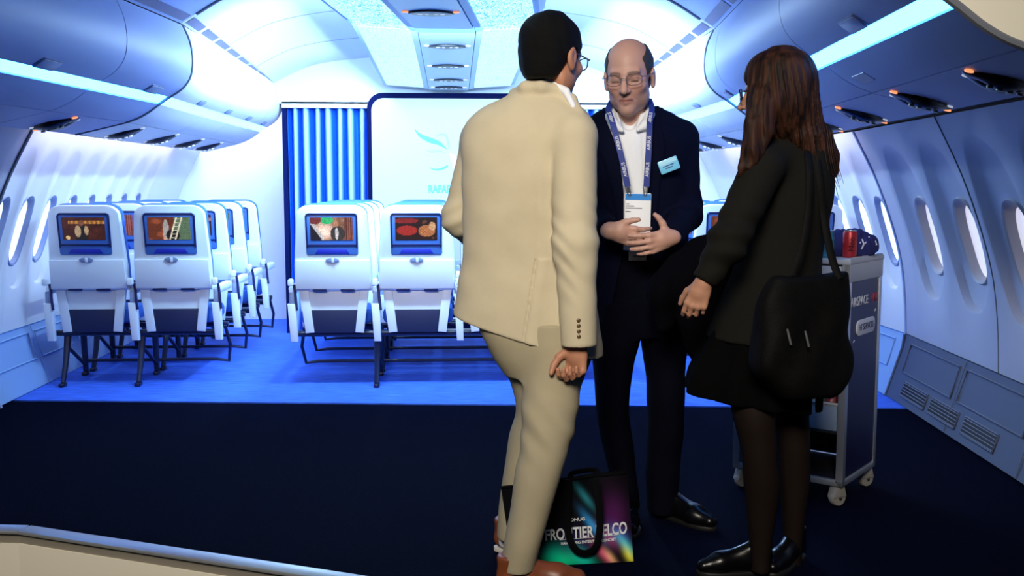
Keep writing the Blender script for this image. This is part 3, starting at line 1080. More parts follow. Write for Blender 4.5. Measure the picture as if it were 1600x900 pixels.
def seat(root, x, kind, seed):
    """one place of a row: local x centre, back face towards -y"""
    def fr(a, b, c):  # a across, b height, c forward (+y)
        return (x + a, -0.02 - LEAN * (b - 0.55) + c, b)
    m = MB(); m.slab(seat_outline(0.60, 1.125, 0.468, 0.425, 0.085), 0.0, 0.055, 0.014, fr); sb = m.build('seat_back', M_seat, root)
    m = MB(); m.slab(seat_outline(0.62, 1.135, 0.45, 0.42, 0.09), 0.055, 0.13, 0.025, fr); m.build('back_cushion', M_seatblue, root)
    m = MB(); m.slab(rrect(0.312, 0.255, 0.014, 0, 0.948), -0.004, 0.012, 0.003, fr); bz = m.build('screen_surround', M_bezel, root)
    m = MB()
    m.tube([fr(a, b, -0.004) for a, b in [(-0.15, 0.868), (-0.152, 1.06), (-0.14, 1.072), (0.14, 1.072), (0.152, 1.06), (0.15, 0.868)]], 0.0055, 6)
    m.slab(rrect(0.30, 0.012, 0.004, 0, 0.882), -0.008, 0.0, 0.002, fr)
    m.build('surround_edge', M_bezeldk, bz)
    m = MB(); m.slab([(-0.105, 0.828), (0.105, 0.828), (0.085, 0.858), (-0.085, 0.858)], -0.007, 0.0, 0.002, fr)
    m.build('pocket', mat('pocket_blue', (0.008, 0.02, 0.38), 0.5), bz)
    f = pic(kind, random.Random(seed))
    m = MB(); rn = random.Random(seed + 5); m.grid(lambda s, t: fr(-0.127 + 0.254 * s, 0.913 + 0.138 * t, -0.0062), 64, 36, cfn=lambda s, t: f(s, t) * (0.55 + 0.8 * rn.random())); m.build('screen', M_screen, bz, smooth=0)
    m = MB(); m.slab([(-0.228, 0.612), (0.228, 0.612), (0.224, 0.79), (-0.224, 0.79)], -0.014, 0.004, 0.004, fr); tr = m.build('tray_table', M_seat, root)
    m = MB(); m.slab(ellipse(0.042, 0.018, 0, 0.790, 20), -0.020, -0.010, 0.003, fr); la = m.build('latch', M_rim, tr)
    m = MB(); m.slab(rrect(0.016, 0.03, 0.006, 0.003, 0.790), -0.026, -0.018, 0.002, fr); m.build('latch_tab', M_seat, la)
    m = MB()
    for s in (-1, 1): m.slab(rrect(0.085, 0.012, 0.004, s * 0.085, 0.604), -0.012, 0.0, 0.002, fr)
    m.build('tray_hinge', M_bezeldk, tr)
    # lower shell, tucked slightly forward
    def fl(a, b, c): return (x + a, 0.005 + c, b)
    m = MB(); m.slab([(-0.17, 0.335), (0.17, 0.335), (0.205, 0.598), (-0.205, 0.598)], 0.0, 0.04, 0.008, fl); ls = m.build('lower_shell', M_seat, root)
    for s in (-1, 1):
        m = MB(); m.slab([(s * 0.125, 0.34), (s * 0.178, 0.335), (s * 0.212, 0.60), (s * 0.155, 0.60)], -0.014, 0.004, 0.004, fl)
        m.build('shell_rib', M_seat, ls)
    m = MB(); m.slab([(-0.128, 0.335), (0.128, 0.335), (0.150, 0.478), (-0.150, 0.478)], -0.006, 0.002, 0.002, fl); m.build('dark_panel', M_under, ls)
    m = MB(); m.slab(rrect(0.44, 0.33, 0.05, 0, 0.225), 0.38, 0.48, 0.03, lambda a, b, c: (x + a, b, c)); m.build('seat_cushion', M_seatblue, root)


def armrest(root, x):
    def fr(a, b, c): return (x + a + 0.12 * (0.5 - b) * 0, -0.035 + 0.10 * (b - 0.3) * 0 + c, b)
    m = MB(); m.slab([(-0.012, 0.285), (0.030, 0.285), (0.026, 0.52), (-0.028, 0.52)], 0.0, 0.05, 0.008, fr); a = m.build('armrest', M_seat, root)
    m = MB(); m.slab(rrect(0.034, 0.075, 0.006, 0.0, 0.555), 0.01, 0.05, 0.004, fr); m.build('pivot', M_rim, a)
    m = MB(); m.slab(rrect(0.05, 0.32, 0.02, x, 0.16), 0.575, 0.625, 0.012, lambda a_, b_, c_: (a_, b_, c_)); m.build('arm_pad', M_seat, a)
    m = MB(); m.tube([(x + 0.012, -0.02, 0.64), (x + 0.018, -0.02, 0.60), (x + 0.026, -0.03, 0.52), (x + 0.03, -0.03, 0.48)], 0.009, 6); m.build('arm_link', M_bezeldk, a)
    m = MB(); m.slab(rrect(0.034, 0.045, 0.012, 0.0, 0.655), -0.035, 0.0, 0.005, fr); m.build('hinge_cap', M_seat, a)


def seat_row(name, xs, kinds, arms, legs, bar, bends, label, group):
    root = thing(name, (0, 0, 0), label, 'seat row', group)
    for x, k in zip(xs, kinds): seat(root, x, k, k * 7 + 3)
    for a in arms: armrest(root, a)
    x0, x1 = min(xs) - 0.24, max(xs) + 0.24
    m = MB(); m.tube([(x0, 0.05, 0.325), (x1, 0.05, 0.325)], 0.019, 10); m.build('beam', M_leg, root)
    m = MB(); m.tube([(x0, 0.36, 0.33), (x1, 0.36, 0.33)], 0.019, 10); m.build('beam', M_leg, root)
    for x in legs:
        m = MB()
        m.tube([(x, 0.09, 0.33), (x, 0.03, 0.14), (x, -0.03, 0.022)], [0.024, 0.018, 0.016], 8)
        m.tube([(x, 0.34, 0.33), (x, 0.36, 0.022)], [0.022, 0.018], 8)
        m.tube([(x, 0.06, 0.24), (x, 0.37, 0.06)], 0.012, 8)
        m.slab(rrect(0.036, 0.07, 0.012, x, -0.035), 0.0, 0.024, 0.006, lambda a, b, c: (a, b, c)); m.slab(rrect(0.036, 0.07, 0.012, x, 0.35), 0.0, 0.024, 0.006, lambda a, b, c: (a, b, c))
        m.build('leg', M_leg, root)
    pts = [(bar[0], 0.37, 0.095), (bar[1], 0.37, 0.095)]
    if bends[0]: pts = [(bar[0] - 0.015, 0.30, 0.33), (bar[0] - 0.04, 0.33, 0.20), (bar[0] - 0.02, 0.37, 0.085), (bar[0] + 0.06, 0.37, 0.095)] + pts[1:]
    if bends[1]: pts = pts[:-1] + [(bar[1] - 0.06, 0.37, 0.095), (bar[1] + 0.02, 0.37, 0.085), (bar[1] + 0.04, 0.33, 0.20), (bar[1] + 0.015, 0.30, 0.33)]
    m = MB(); m.tube(pts, 0.011, 8); m.build('luggage_bar', M_leg, root)
    return root


wh = {0: 'front', 1: 'second', 2: 'third', 3: 'rearmost'}
D = 0.255
GL, GM, GR = 'seat pairs by the left windows', 'seat rows in the middle of the cabin', 'seat pairs by the right windows'
L = seat_row('airline_seat_pair', (-D, D), (0, 1), (-2 * D, 0, 2 * D), (-0.44, 0.02), (-0.44, 0.47), (False, True), '', GL)
L2 = seat_row('airline_seat_pair', (-D, D), (2, 0), (-2 * D, 0, 2 * D), (-0.44, 0.02), (-0.44, 0.47), (False, True), '', GL)
Mi = seat_row('airline_seat_row', (-3 * D, -D, D, 3 * D), (2, 3, 0, 1), (-4 * D, -2 * D, 0, 2 * D, 4 * D), (-0.51, 0.51), (-0.98, 0.98), (True, True), '', GM)
R_ = seat_row('airline_seat_pair', (-D, D), (1, 3), (-2 * D, 0, 2 * D), (-0.02, 0.44), (-0.47, 0.44), (True, False), '', GR)
for k in range(4):
    o = L if k == 0 else (L2 if k == 1 else copy_tree(L if k == 2 else L2))
    o.location = (-1.985, 6.27 + 0.53 * k, 0.008)
    o['label'] = 'white twin seats by the left windows, %s' % ['nearest pair with two lit screens', 'second pair from the front of the stage', 'third pair back, mostly hidden', 'farthest pair, nearest the white wall'][k]
    o = Mi if k == 0 else copy_tree(Mi)
    o.location = (0.03, 6.15 + 0.50 * k, 0.008)
    o['label'] = 'white seat row in the middle block, %s' % ['nearest row, partly behind the man in beige', 'second row back', 'third row back', 'farthest row, by the display board'][k]
    o = R_ if k == 0 else copy_tree(R_)
    o.location = (2.0, 6.27 + 0.53 * k, 0.008)
    o['label'] = 'white twin seats by the right windows, %s' % ['nearest pair, its screen showing above the trolley', 'second pair back, behind the nearest one', 'third pair back, behind two others', 'farthest pair, hidden by those before it'][k]
# ================================================================== people: tools
def rotm(f, pitch=0.0, roll=0.0):
    """head axes: columns = right-hand side x, facing y, up z; f = horizontal facing, pitch>0 looks down"""
    f = unit([f[0], f[1], 0]); up = np.array([0, 0, 1.0]); r = np.cross(f, up)
    f2 = f * math.cos(pitch) - up * math.sin(pitch); u2 = np.cross(r, f2)
    c, s = math.cos(roll), math.sin(roll)
    return np.stack([r * c + u2 * s, f2, u2 * c - r * s], 1)


def head_fn(c, R, s=1.0, female=False):
    c = np.array(c, float)

    def fn(p):
        q = ((p - c) @ R) / s
        a = q.copy(); a[:, 0] = np.abs(a[:, 0])      # mirrored
        d = ell(q, (0, -0.014, 0.040), (0.075, 0.096, 0.084))
        d = smin(d, ell(q, (0, 0.028, -0.035), (0.056, 0.062, 0.082)), 0.035)
        d = smin(d, ell(q, (0, 0.070, -0.098), (0.022, 0.020, 0.017)), 0.03)
        d = smin(d, ell(a, (0.046, 0.012, -0.062), (0.018, 0.03, 0.03)), 0.03)
        d = smin(d, ell(a, (0.042, 0.058, -0.020), (0.022, 0.02, 0.018)), 0.025)
        d = smin(d, cone(a, (0.0, 0.082, 0.022), (0.040, 0.070, 0.026), 0.010, 0.009), 0.014)
        d = smax(d, -ell(a, (0.032, 0.100, 0.003), (0.021, 0.022, 0.0145)), 0.010)
        d = smin(d, ell(a, (0.032, 0.069, 0.001), (0.0145, 0.0135, 0.0115)), 0.004)
        nose = cone(q, (0, 0.083, 0.014), (0, 0.110, -0.030), 0.0080, 0.0115)
        nose = smin(nose, ell(a, (0.0115, 0.094, -0.033), (0.0085, 0.011, 0.0075)), 0.008)
        d = smin(d, nose, 0.009)
        d = smax(d, -ell(a, (0.007, 0.101, -0.041), (0.004, 0.005, 0.003)), 0.003)
        d = smin(d, cone(a, (0.0, 0.089, -0.0575), (0.021, 0.076, -0.062), 0.0062, 0.003), 0.007)
        d = smin(d, cone(a, (0.0, 0.088, -0.0700), (0.018, 0.077, -0.067), 0.0072, 0.003), 0.007)
        d = smax(d, -cone(a, (0.0, 0.0975, -0.0632), (0.021, 0.083, -0.0645), 0.0022, 0.0015), 0.003)
        # smile fold
        d = smax(d, -cone(a, (0.020, 0.092, -0.036), (0.031, 0.074, -0.064), 0.0025, 0.0015), 0.006)
        # ear
        e = ell(a, (0.079, -0.008, -0.004), (0.0085, 0.019, 0.031))
        e = smin(e, ell(a, (0.077, -0.002, -0.030), (0.007, 0.010, 0.011)), 0.006)
        e = smax(e, -ell(a, (0.090, -0.004, -0.002), (0.008, 0.011, 0.018)), 0.005)
        d = smin(d, e, 0.006)
        return d * s
    ext = 0.15 * s
    return (c - ext, c + ext, fn)


def skin_cols(c, R, s, skin, lip, brow, stubble=0.0, cut=None):
    c = np.array(c, float); skin = np.array(skin)

    def fn(p):
        q = ((p - c) @ R) / s
        a = np.abs(q[:, 0]); y = q[:, 1]; z = q[:, 2]
        col = np.tile(skin, (len(p), 1))
        col *= (1 + 0.06 * wob(p, 60, 3))[:, None]
        near = (np.linalg.norm(q, axis=1) < 0.16)
        ch = np.exp(-((a - 0.038) ** 2 + (z + 0.025) ** 2) / 0.0006) * (y > 0.03) * near
        col = col * (1 - 0.35 * ch[:, None]) + 0.35 * ch[:, None] * (skin * np.array([1.12, 0.80, 0.76]))
        if stubble:
            w = np.clip((-0.035 - z) / 0.03, 0, 1) * (y > -0.01) * near * stubble * (z > -0.125)
            col = col * (1 - w[:, None]) + w[:, None] * (skin * np.array([0.55, 0.58, 0.62]))
        wl = np.exp(-(np.clip(a - 0.016, 0, 1) / 0.008) ** 2) * np.exp(-((z + 0.0635) / 0.0085) ** 2) * (y > 0.066) * near
        col = col * (1 - 0.8 * wl[:, None]) + 0.8 * wl[:, None] * np.array(lip)
        zz = z - (0.0255 - 0.0025 * ((a - 0.030) / 0.015) ** 2)
        wb = np.exp(-(zz / 0.0042) ** 2) * (a > 0.011) * (a < 0.050) * (y > 0.05) * near
        wk = np.exp(-((a - 0.031) / 0.014) ** 2 - ((z - 0.006) / 0.012) ** 2) * (y > 0.05) * near  # eye-socket shade put into the skin colour
        col = col * (1 - 0.35 * wk[:, None]) + 0.35 * wk[:, None] * (skin * np.array([0.55, 0.45, 0.45]))
        col = col * (1 - 0.75 * wb[:, None]) + 0.75 * wb[:, None] * np.array(brow)
        # lashes under the lowered lids, seam of the eye
        we = np.exp(-((z + 0.0035 + 0.06 * (a - 0.032) ** 2 / 0.015) / 0.0032) ** 2) * (np.abs(a - 0.032) < 0.0135) * (y > 0.06) * near
        col = col * (1 - 0.85 * we[:, None]) + 0.85 * we[:, None] * np.array([0.02, 0.012, 0.01])
        wm = np.exp(-((z + 0.0635) / 0.0026) ** 2) * (a < 0.0235) * (y > 0.066) * near
        col = col * (1 - 0.7 * wm[:, None]) + 0.7 * wm[:, None] * np.array([0.05, 0.012, 0.01])
        return np.clip(col, 0, 1)
    return fn


def hand_fn(w, x, y, z, s=1.0, curls=None, spread=0.0, thumb=None, thumb_curl=25, tlen=1.0):
    """w wrist, x finger direction, y thumb side, z back of the hand; curls per finger: 3 joint angles"""
    w = np.array(w, float); x = unit(x); y = unit(np.array(y, float) - x * (x @ np.array(y, float))); zc = np.cross(x, y)
    z = zc if zc @ np.array(z, float) > 0 else -zc
    A = np.stack([x, y, z], 1)
    if curls is None: curls = [(20, 25, 15)] * 4
    bases = [(0.090, 0.030, 0.0), (0.094, 0.0095, 0.002), (0.090, -0.011, 0.001), (0.082, -0.030, -0.002)]
    lens = [0.074, 0.082, 0.076, 0.060]; rad = [0.0090, 0.0092, 0.0088, 0.0078]
    chains = []
    for i in range(4):
        b = np.array(bases[i]); pts = [b]; ang = 0.0
        sp = math.radians(spread * (1.5 - i))
        for j, fr_ in enumerate((0.46, 0.30, 0.24)):
            ang += math.radians(curls[i][j])
            dv = np.array([math.cos(ang) * math.cos(sp), math.sin(sp) * math.cos(ang), -math.sin(ang)])
            pts.append(pts[-1] + dv * lens[i] * fr_)
        chains.append((pts, [rad[i] * 1.08, rad[i], rad[i] * 0.92, rad[i] * 0.80]))
    tb = np.array([0.022, 0.026, -0.008])
    td = unit(thumb if thumb is not None else (0.62, 0.68, -0.35))
    tp = [tb, tb + td * 0.042 * tlen]
    t2 = unit(td + np.array([0.55, -0.35, -0.1]) * math.sin(math.radians(thumb_curl)))
    tp += [tp[-1] + t2 * 0.032 * tlen]
    t3 = unit(t2 + np.array([0.45, -0.35, -0.1]) * math.sin(math.radians(thumb_curl)))
    tp += [tp[-1] + t3 * 0.026 * tlen]

    def fn(p):
        q = ((p - w) @ A) / s
        d = cone(q, (-0.006, 0, 0), (0.014, 0, 0), 0.0255, 0.0255)
        d2 = q.copy(); d2[:, 2] *= 1.35
        d = smin(d, cone(d2, (0.018, 0.004, 0), (0.040, 0.004, 0), 0.028, 0.035) * 0.8, 0.02)
        for b in bases:
            d = smin(d, cone(q, (0.03, b[1] * 0.7, 0), b, 0.0125, 0.0115), 0.010)
        d = smin(d, cone(q, (0.018, 0.018, -0.008), tp[1], 0.016, 0.0125), 0.012)
        f = None
        for pts, rs in chains:
            e = chain(q, pts, rs, 0.002)
            f = e if f is None else np.minimum(f, e)
        d = smin(d, f, 0.006)
        d = smin(d, chain(q, tp[1:], [0.0118, 0.0105, 0.0082], 0.003), 0.006)
        return d * s
    e = 0.20 * s
    return (w - e, w + e, fn)


def bbox(pts, r):
    p = np.array(pts, float)
    return p.min(0) - r, p.max(0) + r


def grp_chain(pts, rs, k=0.02):
    lo, hi = bbox(pts, max(rs) + 0.02)
    return (lo, hi, lambda p: chain(p, pts, rs, k))


def shoe(parent, heel, direc, L, m_up, m_sole, label=None, slim=1.0, ankle=True, heel_h=0.0):
    h = np.array([heel[0], heel[1], 0.0]); d = unit([direc[0], direc[1], 0]); sd = np.array([d[1], -d[0], 0])
    fr = lambda a, b, c: h + d * a * L + sd * b * slim + np.array([0, 0, c])
    pts = [fr(0.10, 0, 0.045), fr(0.32, 0, 0.045), fr(0.68, 0.004, 0.036), fr(0.90, 0.0, 0.028)]
    ak = [fr(0.13, 0, 0.05), fr(0.12, 0, 0.105)]
    tong = [fr(0.25, 0, 0.085), fr(0.66, 0, 0.045)]

    def fn(p):
        dd = chain(p, pts, [0.032 * slim, 0.036 * slim, 0.041 * slim, 0.029 * slim], 0.02)
        if ankle:
            dd = smin(dd, cone(p, ak[0], ak[1], 0.036 * slim, 0.038 * slim), 0.02)
            dd = smin(dd, cone(p, tong[0], tong[1], 0.030 * slim, 0.024 * slim), 0.02)
        dd = smax(dd, 0.012 - p[:, 2], 0.004)
        if ankle: dd = smax(dd, p[:, 2] - 0.118, 0.004)
        # welt groove
        dd = dd + 0.0025 * np.exp(-((p[:, 2] - 0.020) / 0.003) ** 2)
        return dd
    lo, hi = bbox(pts + ak, 0.07)
    o = sdf_mesh('shoe', [(lo, hi, fn)], 0.005, m_up, parent)
    if label: o['label'] = label
    half = [(0.0, 0.022), (0.04, 0.034), (0.15, 0.037), (0.35, 0.035), (0.55, 0.041), (0.72, 0.044), (0.86, 0.038), (0.96, 0.022), (1.0, 0.006)]
    poly = [(a, b) for a, b in half] + [(a, -b) for a, b in half[::-1]]
    mb = MB(); mb.slab([(a * L, b * slim) for a, b in poly], 0.0, 0.016, 0.003, lambda a, b, c: h + d * a + sd * b + np.array([0, 0, c]))
    mb.build('sole', m_sole, o)
    # laces
    mb = MB()
    for k in range(4):
        a = 0.42 + 0.06 * k
        z = 0.098 - 0.022 * k * 0.62
        if ankle: mb.tube([fr(a, -0.022, z - 0.012), fr(a + 0.01, 0, z), fr(a, 0.022, z - 0.012)], 0.0028, 6)
    if ankle and slim > 0.9: mb.build('lace', m_sole if False else M_lace, o)
    return o


M_lace = mat('lace_dark', (0.02, 0.012, 0.01), 0.7)
M_skinA = mat('skin_tan', (0.4, 0.2, 0.13), 0.5, attr='Col', spec=0.35)
M_hairdark = mat('hair_black', (0.0030, 0.0026, 0.0028), 0.6, bump=0.9, bscale=420, spec=0.12)
M_hairgrey = mat('hair_dark_grey', (0.030, 0.026, 0.028), 0.6, bump=0.9, bscale=380)
M_beige = mat('suit_beige', (0.51, 0.44, 0.31), 0.8, bump=0.25, bscale=500, var=0.035, vscale=14, spec=0.2)
M_beige2 = mat('trouser_beige', (0.355, 0.305, 0.205), 0.8, bump=0.25, bscale=500, var=0.035, vscale=14, spec=0.2)
M_navy = mat('suit_navy', (0.0020, 0.0028, 0.0130), 0.85, bump=0.3, bscale=500, spec=0.06)
M_navy2 = mat('trouser_navy', (0.0013, 0.0016, 0.0055), 0.85, bump=0.3, bscale=500, spec=0.05)
M_shirt = mat('shirt_white', (0.72, 0.74, 0.80), 0.7, bump=0.2, bscale=300)
M_brown = mat('leather_brown', (0.20, 0.052, 0.018), 0.38, var=0.2, vscale=20)
M_solewhite = mat('sole_cream', (0.55, 0.50, 0.42), 0.6)
M_black = mat('leather_black', (0.002, 0.002, 0.003), 0.25, spec=0.3)
M_solebk = mat('sole_black', (0.006, 0.006, 0.006), 0.5)
M_frame = mat('spectacle_frame_dark', (0.010, 0.012, 0.03), 0.25)
M_wire = mat('spectacle_wire', (0.25, 0.24, 0.26), 0.3, metal=0.9)
M_glass = mat('spectacle_lens', (0.02, 0.02, 0.03), 0.05, alpha=0.05, spec=0.5)
M_button = mat('horn_button', (0.10, 0.055, 0.025), 0.35)


def spectacles(parent, c, R, s, mm, r, full=True, name='glasses'):
    c = np.array(c, float)
    T = lambda x, y, z: c + R @ (np.array([x, y, z]) * s)
    mb = MB()
    for sg in (-1, 1):
        rim = []
        for k in range(24):
            a = 2 * math.pi * k / 24
            ca, sa = math.cos(a), math.sin(a); n = (abs(ca) ** 3 + abs(sa) ** 3) ** (-1 / 3)
            x = 0.034 + 0.0245 * n * ca; z = 0.004 + 0.0175 * n * sa
            rim.append(T(sg * x, 0.108 - 0.35 * max(0, x - 0.02), z))
        if full: mb.tube(rim, r, 6, closed=True)
        else: mb.tube([rim[i] for i in range(0, 13)], r, 6)
        mb.tube([T(sg * 0.057, 0.095, 0.012), T(sg * 0.072, 0.085, 0.011), T(sg * 0.080, 0.03, 0.010), T(sg * 0.082, -0.006, 0.012), T(sg * 0.080, -0.02, 0.0)], r * 1.15, 6)
    mb.tube([T(-0.011, 0.107, 0.008), T(0, 0.110, 0.011), T(0.011, 0.107, 0.008)], r, 6)
    g = mb.build(name, mm, parent)
    for sg in (-1, 1):
        lb = MB()
        poly = []
        for k in range(24):
            a = 2 * math.pi * k / 24
            ca, sa = math.cos(a), math.sin(a); n = (abs(ca) ** 3 + abs(sa) ** 3) ** (-1 / 3)
            poly.append((0.034 + 0.0235 * n * ca, 0.004 + 0.0165 * n * sa))
        lb.slab(poly, -0.0008, 0.0008, 0, lambda a, b, t, sg=sg: T(sg * a, 0.1075 - 0.35 * max(0, a - 0.02) + t, b))
        lb.build('lens', M_glass, g)
    return g


def px(u, v, d): return P(u, v, d)


# ================================================================== man in the beige suit (seen from behind)
def beige_man():
    DOFF[0] = 0.11
    skin = (0.42, 0.19, 0.115)
    hc = P(863, 92, 3.26); hs = 1.07
    HR = rotm((math.sin(math.radians(44)), math.cos(math.radians(44))), math.radians(8))
    neck0 = P(851, 118, 3.275); neck1 = P(845, 185, 3.27)
    S_R = P(899, 216, 3.17); E_R = P(900, 372, 3.11); W_R = P(903, 530, 3.09)
    S_L = P(752, 222, 3.40); E_L = P(722, 345, 3.42); W_L = P(765, 392, 3.66)
    hip = P(848, 535, 3.27)
    nK, nA = P(857, 672, 3.13), P(812, 872, 3.09)
    fK, fA = P(829, 640, 3.32), P(793, 838, 3.36)
    head = head_fn(hc, HR, hs)
    groups = [head,
              grp_chain([neck0, neck1, hip], [0.056, 0.062, 0.08], 0.03),
              grp_chain([S_R, E_R, W_R], [0.04, 0.035, 0.026], 0.02),
              grp_chain([neck1, S_R], [0.05, 0.04]), grp_chain([neck1, S_L], [0.05, 0.04]),
              grp_chain([S_L, E_L, W_L], [0.04, 0.035, 0.026], 0.02),
              hand_fn(W_R + np.array([0.002, -0.004, -0.012]), (-0.12, -0.02, -1), (-0.72, 0.60, 0.0), (0.62, 0.78, -0.05), 0.97,
                      [(52, 62, 40), (58, 66, 42), (62, 68, 42), (64, 66, 40)], 2, (0.72, 0.52, -0.55), 45),
              hand_fn(W_L, (0.7, 0.7, 0.1), (-0.1, -0.1, 0.9), (-0.7, 0.7, 0.0), 0.95),
              grp_chain([P(862, 560, 3.22), nK, nA], [0.06, 0.04, 0.03], 0.02), grp_chain([P(818, 560, 3.31), fK, fA], [0.055, 0.035, 0.026], 0.02), grp_chain([hip, P(862, 560, 3.22)], [0.07, 0.06]), grp_chain([hip, P(818, 560, 3.31)], [0.07, 0.05])]
    body = sdf_mesh('person', groups, 0.0036, M_skinA, None, skin_cols(hc, HR, hs, skin, (0.32, 0.12, 0.09), (0.02, 0.012, 0.01), 0.5))
    tag(body, 'person in a beige suit seen from behind, with short dark hair and glasses', 'person')
    # hair
    c = np.array(hc)

    def hair(p):
        q = ((p - c) @ HR) / hs
        d = ell(q, (0, -0.016, 0.042), (0.0835, 0.104, 0.093))
        d = smin(d, ell(q, (0, -0.052, -0.020), (0.066, 0.052, 0.070)), 0.03)
        cutz = np.interp(q[:, 1], [-0.15, -0.045, -0.022, -0.010, 0.012, 0.030, 0.05, 0.08, 0.13], [-0.078, -0.072, -0.058, 0.020, 0.026, -0.022, 0.034, 0.062, 0.075])
        d = smax(d, (cutz - q[:, 2]) * 0.75, 0.006)
        d = d + 0.0022 * wob(q * np.array([1, 1, 0.5]), 230, 5) + 0.003 * wob(q, 70, 6) * (q[:, 2] > 0.03)
        return d * hs
    sdf_mesh('hair', [(c - 0.16, c + 0.16, hair)], 0.0035, M_hairdark, body)
    spectacles(body, hc, HR, hs, M_frame, 0.0021)
    # jacket
    yaw = -0.35
    rows = rows_from_px([(146, 838, 38, 3.28, .070), (160, 834, 60, 3.28, .088), (175, 830, 80, 3.28, .102), (192, 825, 92, 3.28, .114), (222, 821, 97, 3.28, .128),
                         (270, 820, 97, 3.28, .137), (330, 819, 95, 3.28, .134), (400, 819, 95, 3.28, .130), (450, 820, 104, 3.28, .140), (500, 822, 113, 3.28, .150), (575, 824, 119, 3.28, .158)], yaw)
    torso = Loft(rows, yaw)
    A0, A1, A2 = P(897, 214, 3.165), P(899, 385, 3.095), P(904, 556, 3.075)
    B0, B1, B2 = P(752, 222, 3.40), P(721, 340, 3.41), P(768, 398, 3.68)
    hl, hr = P(705, 492, 3.30), P(940, 557, 3.22); hm = P(825, 541, 3.10)
    # hem plane through three points
    nn = unit(np.cross(hr - hl, hm - hl)); nn = nn if nn[2] > 0 else -nn
    vent0, vent1 = P(841, 405, 3.1), P(818, 545, 3.1)

    def jk(p):
        d = torso(p)
        # seat of the back: soft hollows and drape
        d = smin(d, cone(p, A0, P(870, 196, 3.24), 0.068, 0.06), 0.05)
        d = smin(d, cone(p, B0, P(780, 196, 3.34), 0.064, 0.06), 0.05)
        # shoulder-blade drag lines and folds from the waist
        d = d + 0.0045 * wob(p * np.array([1.6, 1, 0.45]), 16, 11) + 0.0025 * wob(p * np.array([1, 1, 1.4]), 34, 12)
        # vent
        ln = vent1 - vent0; t = np.clip(((p - vent0) @ ln) / (ln @ ln), 0, 1)
        xx = p[:, 0] - (vent0[0] + ln[0] * t)
        g = (p[:, 2] < vent0[2]) * (p[:, 1] < 3.16)
        d = d + g * (0.007 * np.exp(-((xx + 0.002) / 0.003) ** 2) - 0.004 * np.exp(-((xx - 0.02) / 0.018) ** 2))
        # centre back seam
        sx_ = p[:, 0] - np.interp(p[:, 2], [vent0[2], P(0, 170, 3.2)[2]], [vent0[0], P(836, 170, 3.2)[0]])
        d = d + (p[:, 2] >= vent0[2]) * (p[:, 1] < 3.16) * 0.0018 * np.exp(-(sx_ / 0.0028) ** 2)
        d = smax(d, -((p - hm) @ nn), 0.004)
        # sleeves
        s1 = smin(cone(p, A0, A1, 0.070, 0.066), cone(p, A1, A2, 0.066, 0.052), 0.03)
        el = (p[:, 2] - A1[2])
        s1 = s1 + 0.0024 * np.sin(el * 85 + p[:, 0] * 55 + 2.2 * np.sin(p[:, 0] * 40 + el * 14)) * np.exp(-((el + 0.01) / 0.15) ** 2) + 0.0035 * wob(p * np.array([1.2, 1, 0.5]), 30, 21)
        ax = unit(A2 - A1); cuff = ((p - P(902, 541, 3.075)) @ ax)
        s1 = smax(s1, cuff, 0.004)
        d = smin(d, s1, 0.012)
        s2 = smin(cone(p, B0, B1, 0.066, 0.060), cone(p, B1, B2, 0.060, 0.048), 0.03)
        e2 = (p[:, 2] - B1[2])
        s2 = s2 + 0.003 * np.sin(e2 * 110 - p[:, 0] * 50) * np.exp(-(e2 / 0.07) ** 2)
        d = smin(d, s2, 0.012)
        # collar stand
        cc = [P(905, 176, 3.16), P(893, 156, 3.20), P(872, 142, 3.225), P(846, 136, 3.215), P(822, 138, 3.23), P(806, 147, 3.29), P(800, 160, 3.36)]
        d = smin(d, chain(p, cc, [0.012, 0.017, 0.021, 0.023, 0.021, 0.018, 0.014], 0.012), 0.016)
        cg = chain(p, [q + np.array([0, -0.012, -0.034]) for q in cc], [0.004] * 7)
        d = d + 0.003 * np.exp(-(cg / 0.004) ** 2)
        # neck opening
        d = smax(d, -cone(p, P(853, 128, 3.275), P(851, 158, 3.275), 0.062, 0.060), 0.006)
        return d
    lo, hi = P(690, 600, 3.28) - np.array([0.02, 0.26, 0]), P(945, 120, 3.28) + np.array([0.05, 0.5, 0])
    jo = sdf_mesh('jacket', [(lo, hi, jk)], 0.0052, M_beige, body)
    for k in range(4):
        q = P(902 + 0.8 * k, 500 + 8.5 * k, 3.0) ; ax = unit(A2 - A1)
        mb = MB()
        t = ((q - A1) @ ax); cpt = A1 + ax * t; rr = 0.066 + (0.052 - 0.066) * t / np.linalg.norm(A2 - A1)
        cpt = cpt + np.array([-0.004, -rr - 0.0005, 0])
        mb.lathe([(0.0045, -0.004), (0.0062, -0.002), (0.0062, 0.001), (0.004, 0.0025)], (0, 0, 0), 14, M=lambda a, b, c_, cpt=cpt: cpt + np.array([a, -c_, b]))
        mb.build('cuff_button', M_button, jo)
    # shirt collar above the jacket collar
    def sh(p):
        cc = [P(896, 166, 3.165), P(884, 143, 3.20), P(866, 131, 3.225), P(846, 127, 3.222), P(827, 130, 3.24), P(815, 139, 3.29)]
        d = chain(p, cc, [0.009, 0.0115, 0.0125, 0.0125, 0.0115, 0.010], 0.01)
        return d
    lo, hi = bbox([P(815, 170, 3.2), P(905, 110, 3.35)], 0.04)
    sdf_mesh('shirt_collar', [(lo, hi, sh)], 0.004, M_shirt, body)
    # trousers
    nrows = rows_from_px([(500, 862, 60, 3.23, .125), (560, 866, 50, 3.21, .115), (600, 862, 47, 3.19, .105), (647, 858, 44, 3.155, .095), (696, 851, 39, 3.13, .085), (749, 838, 36.5, 3.11, .078), (807, 826, 32, 3.10, .07), (850, 816, 29, 3.09, .066), (888, 809, 28, 3.09, .064)])
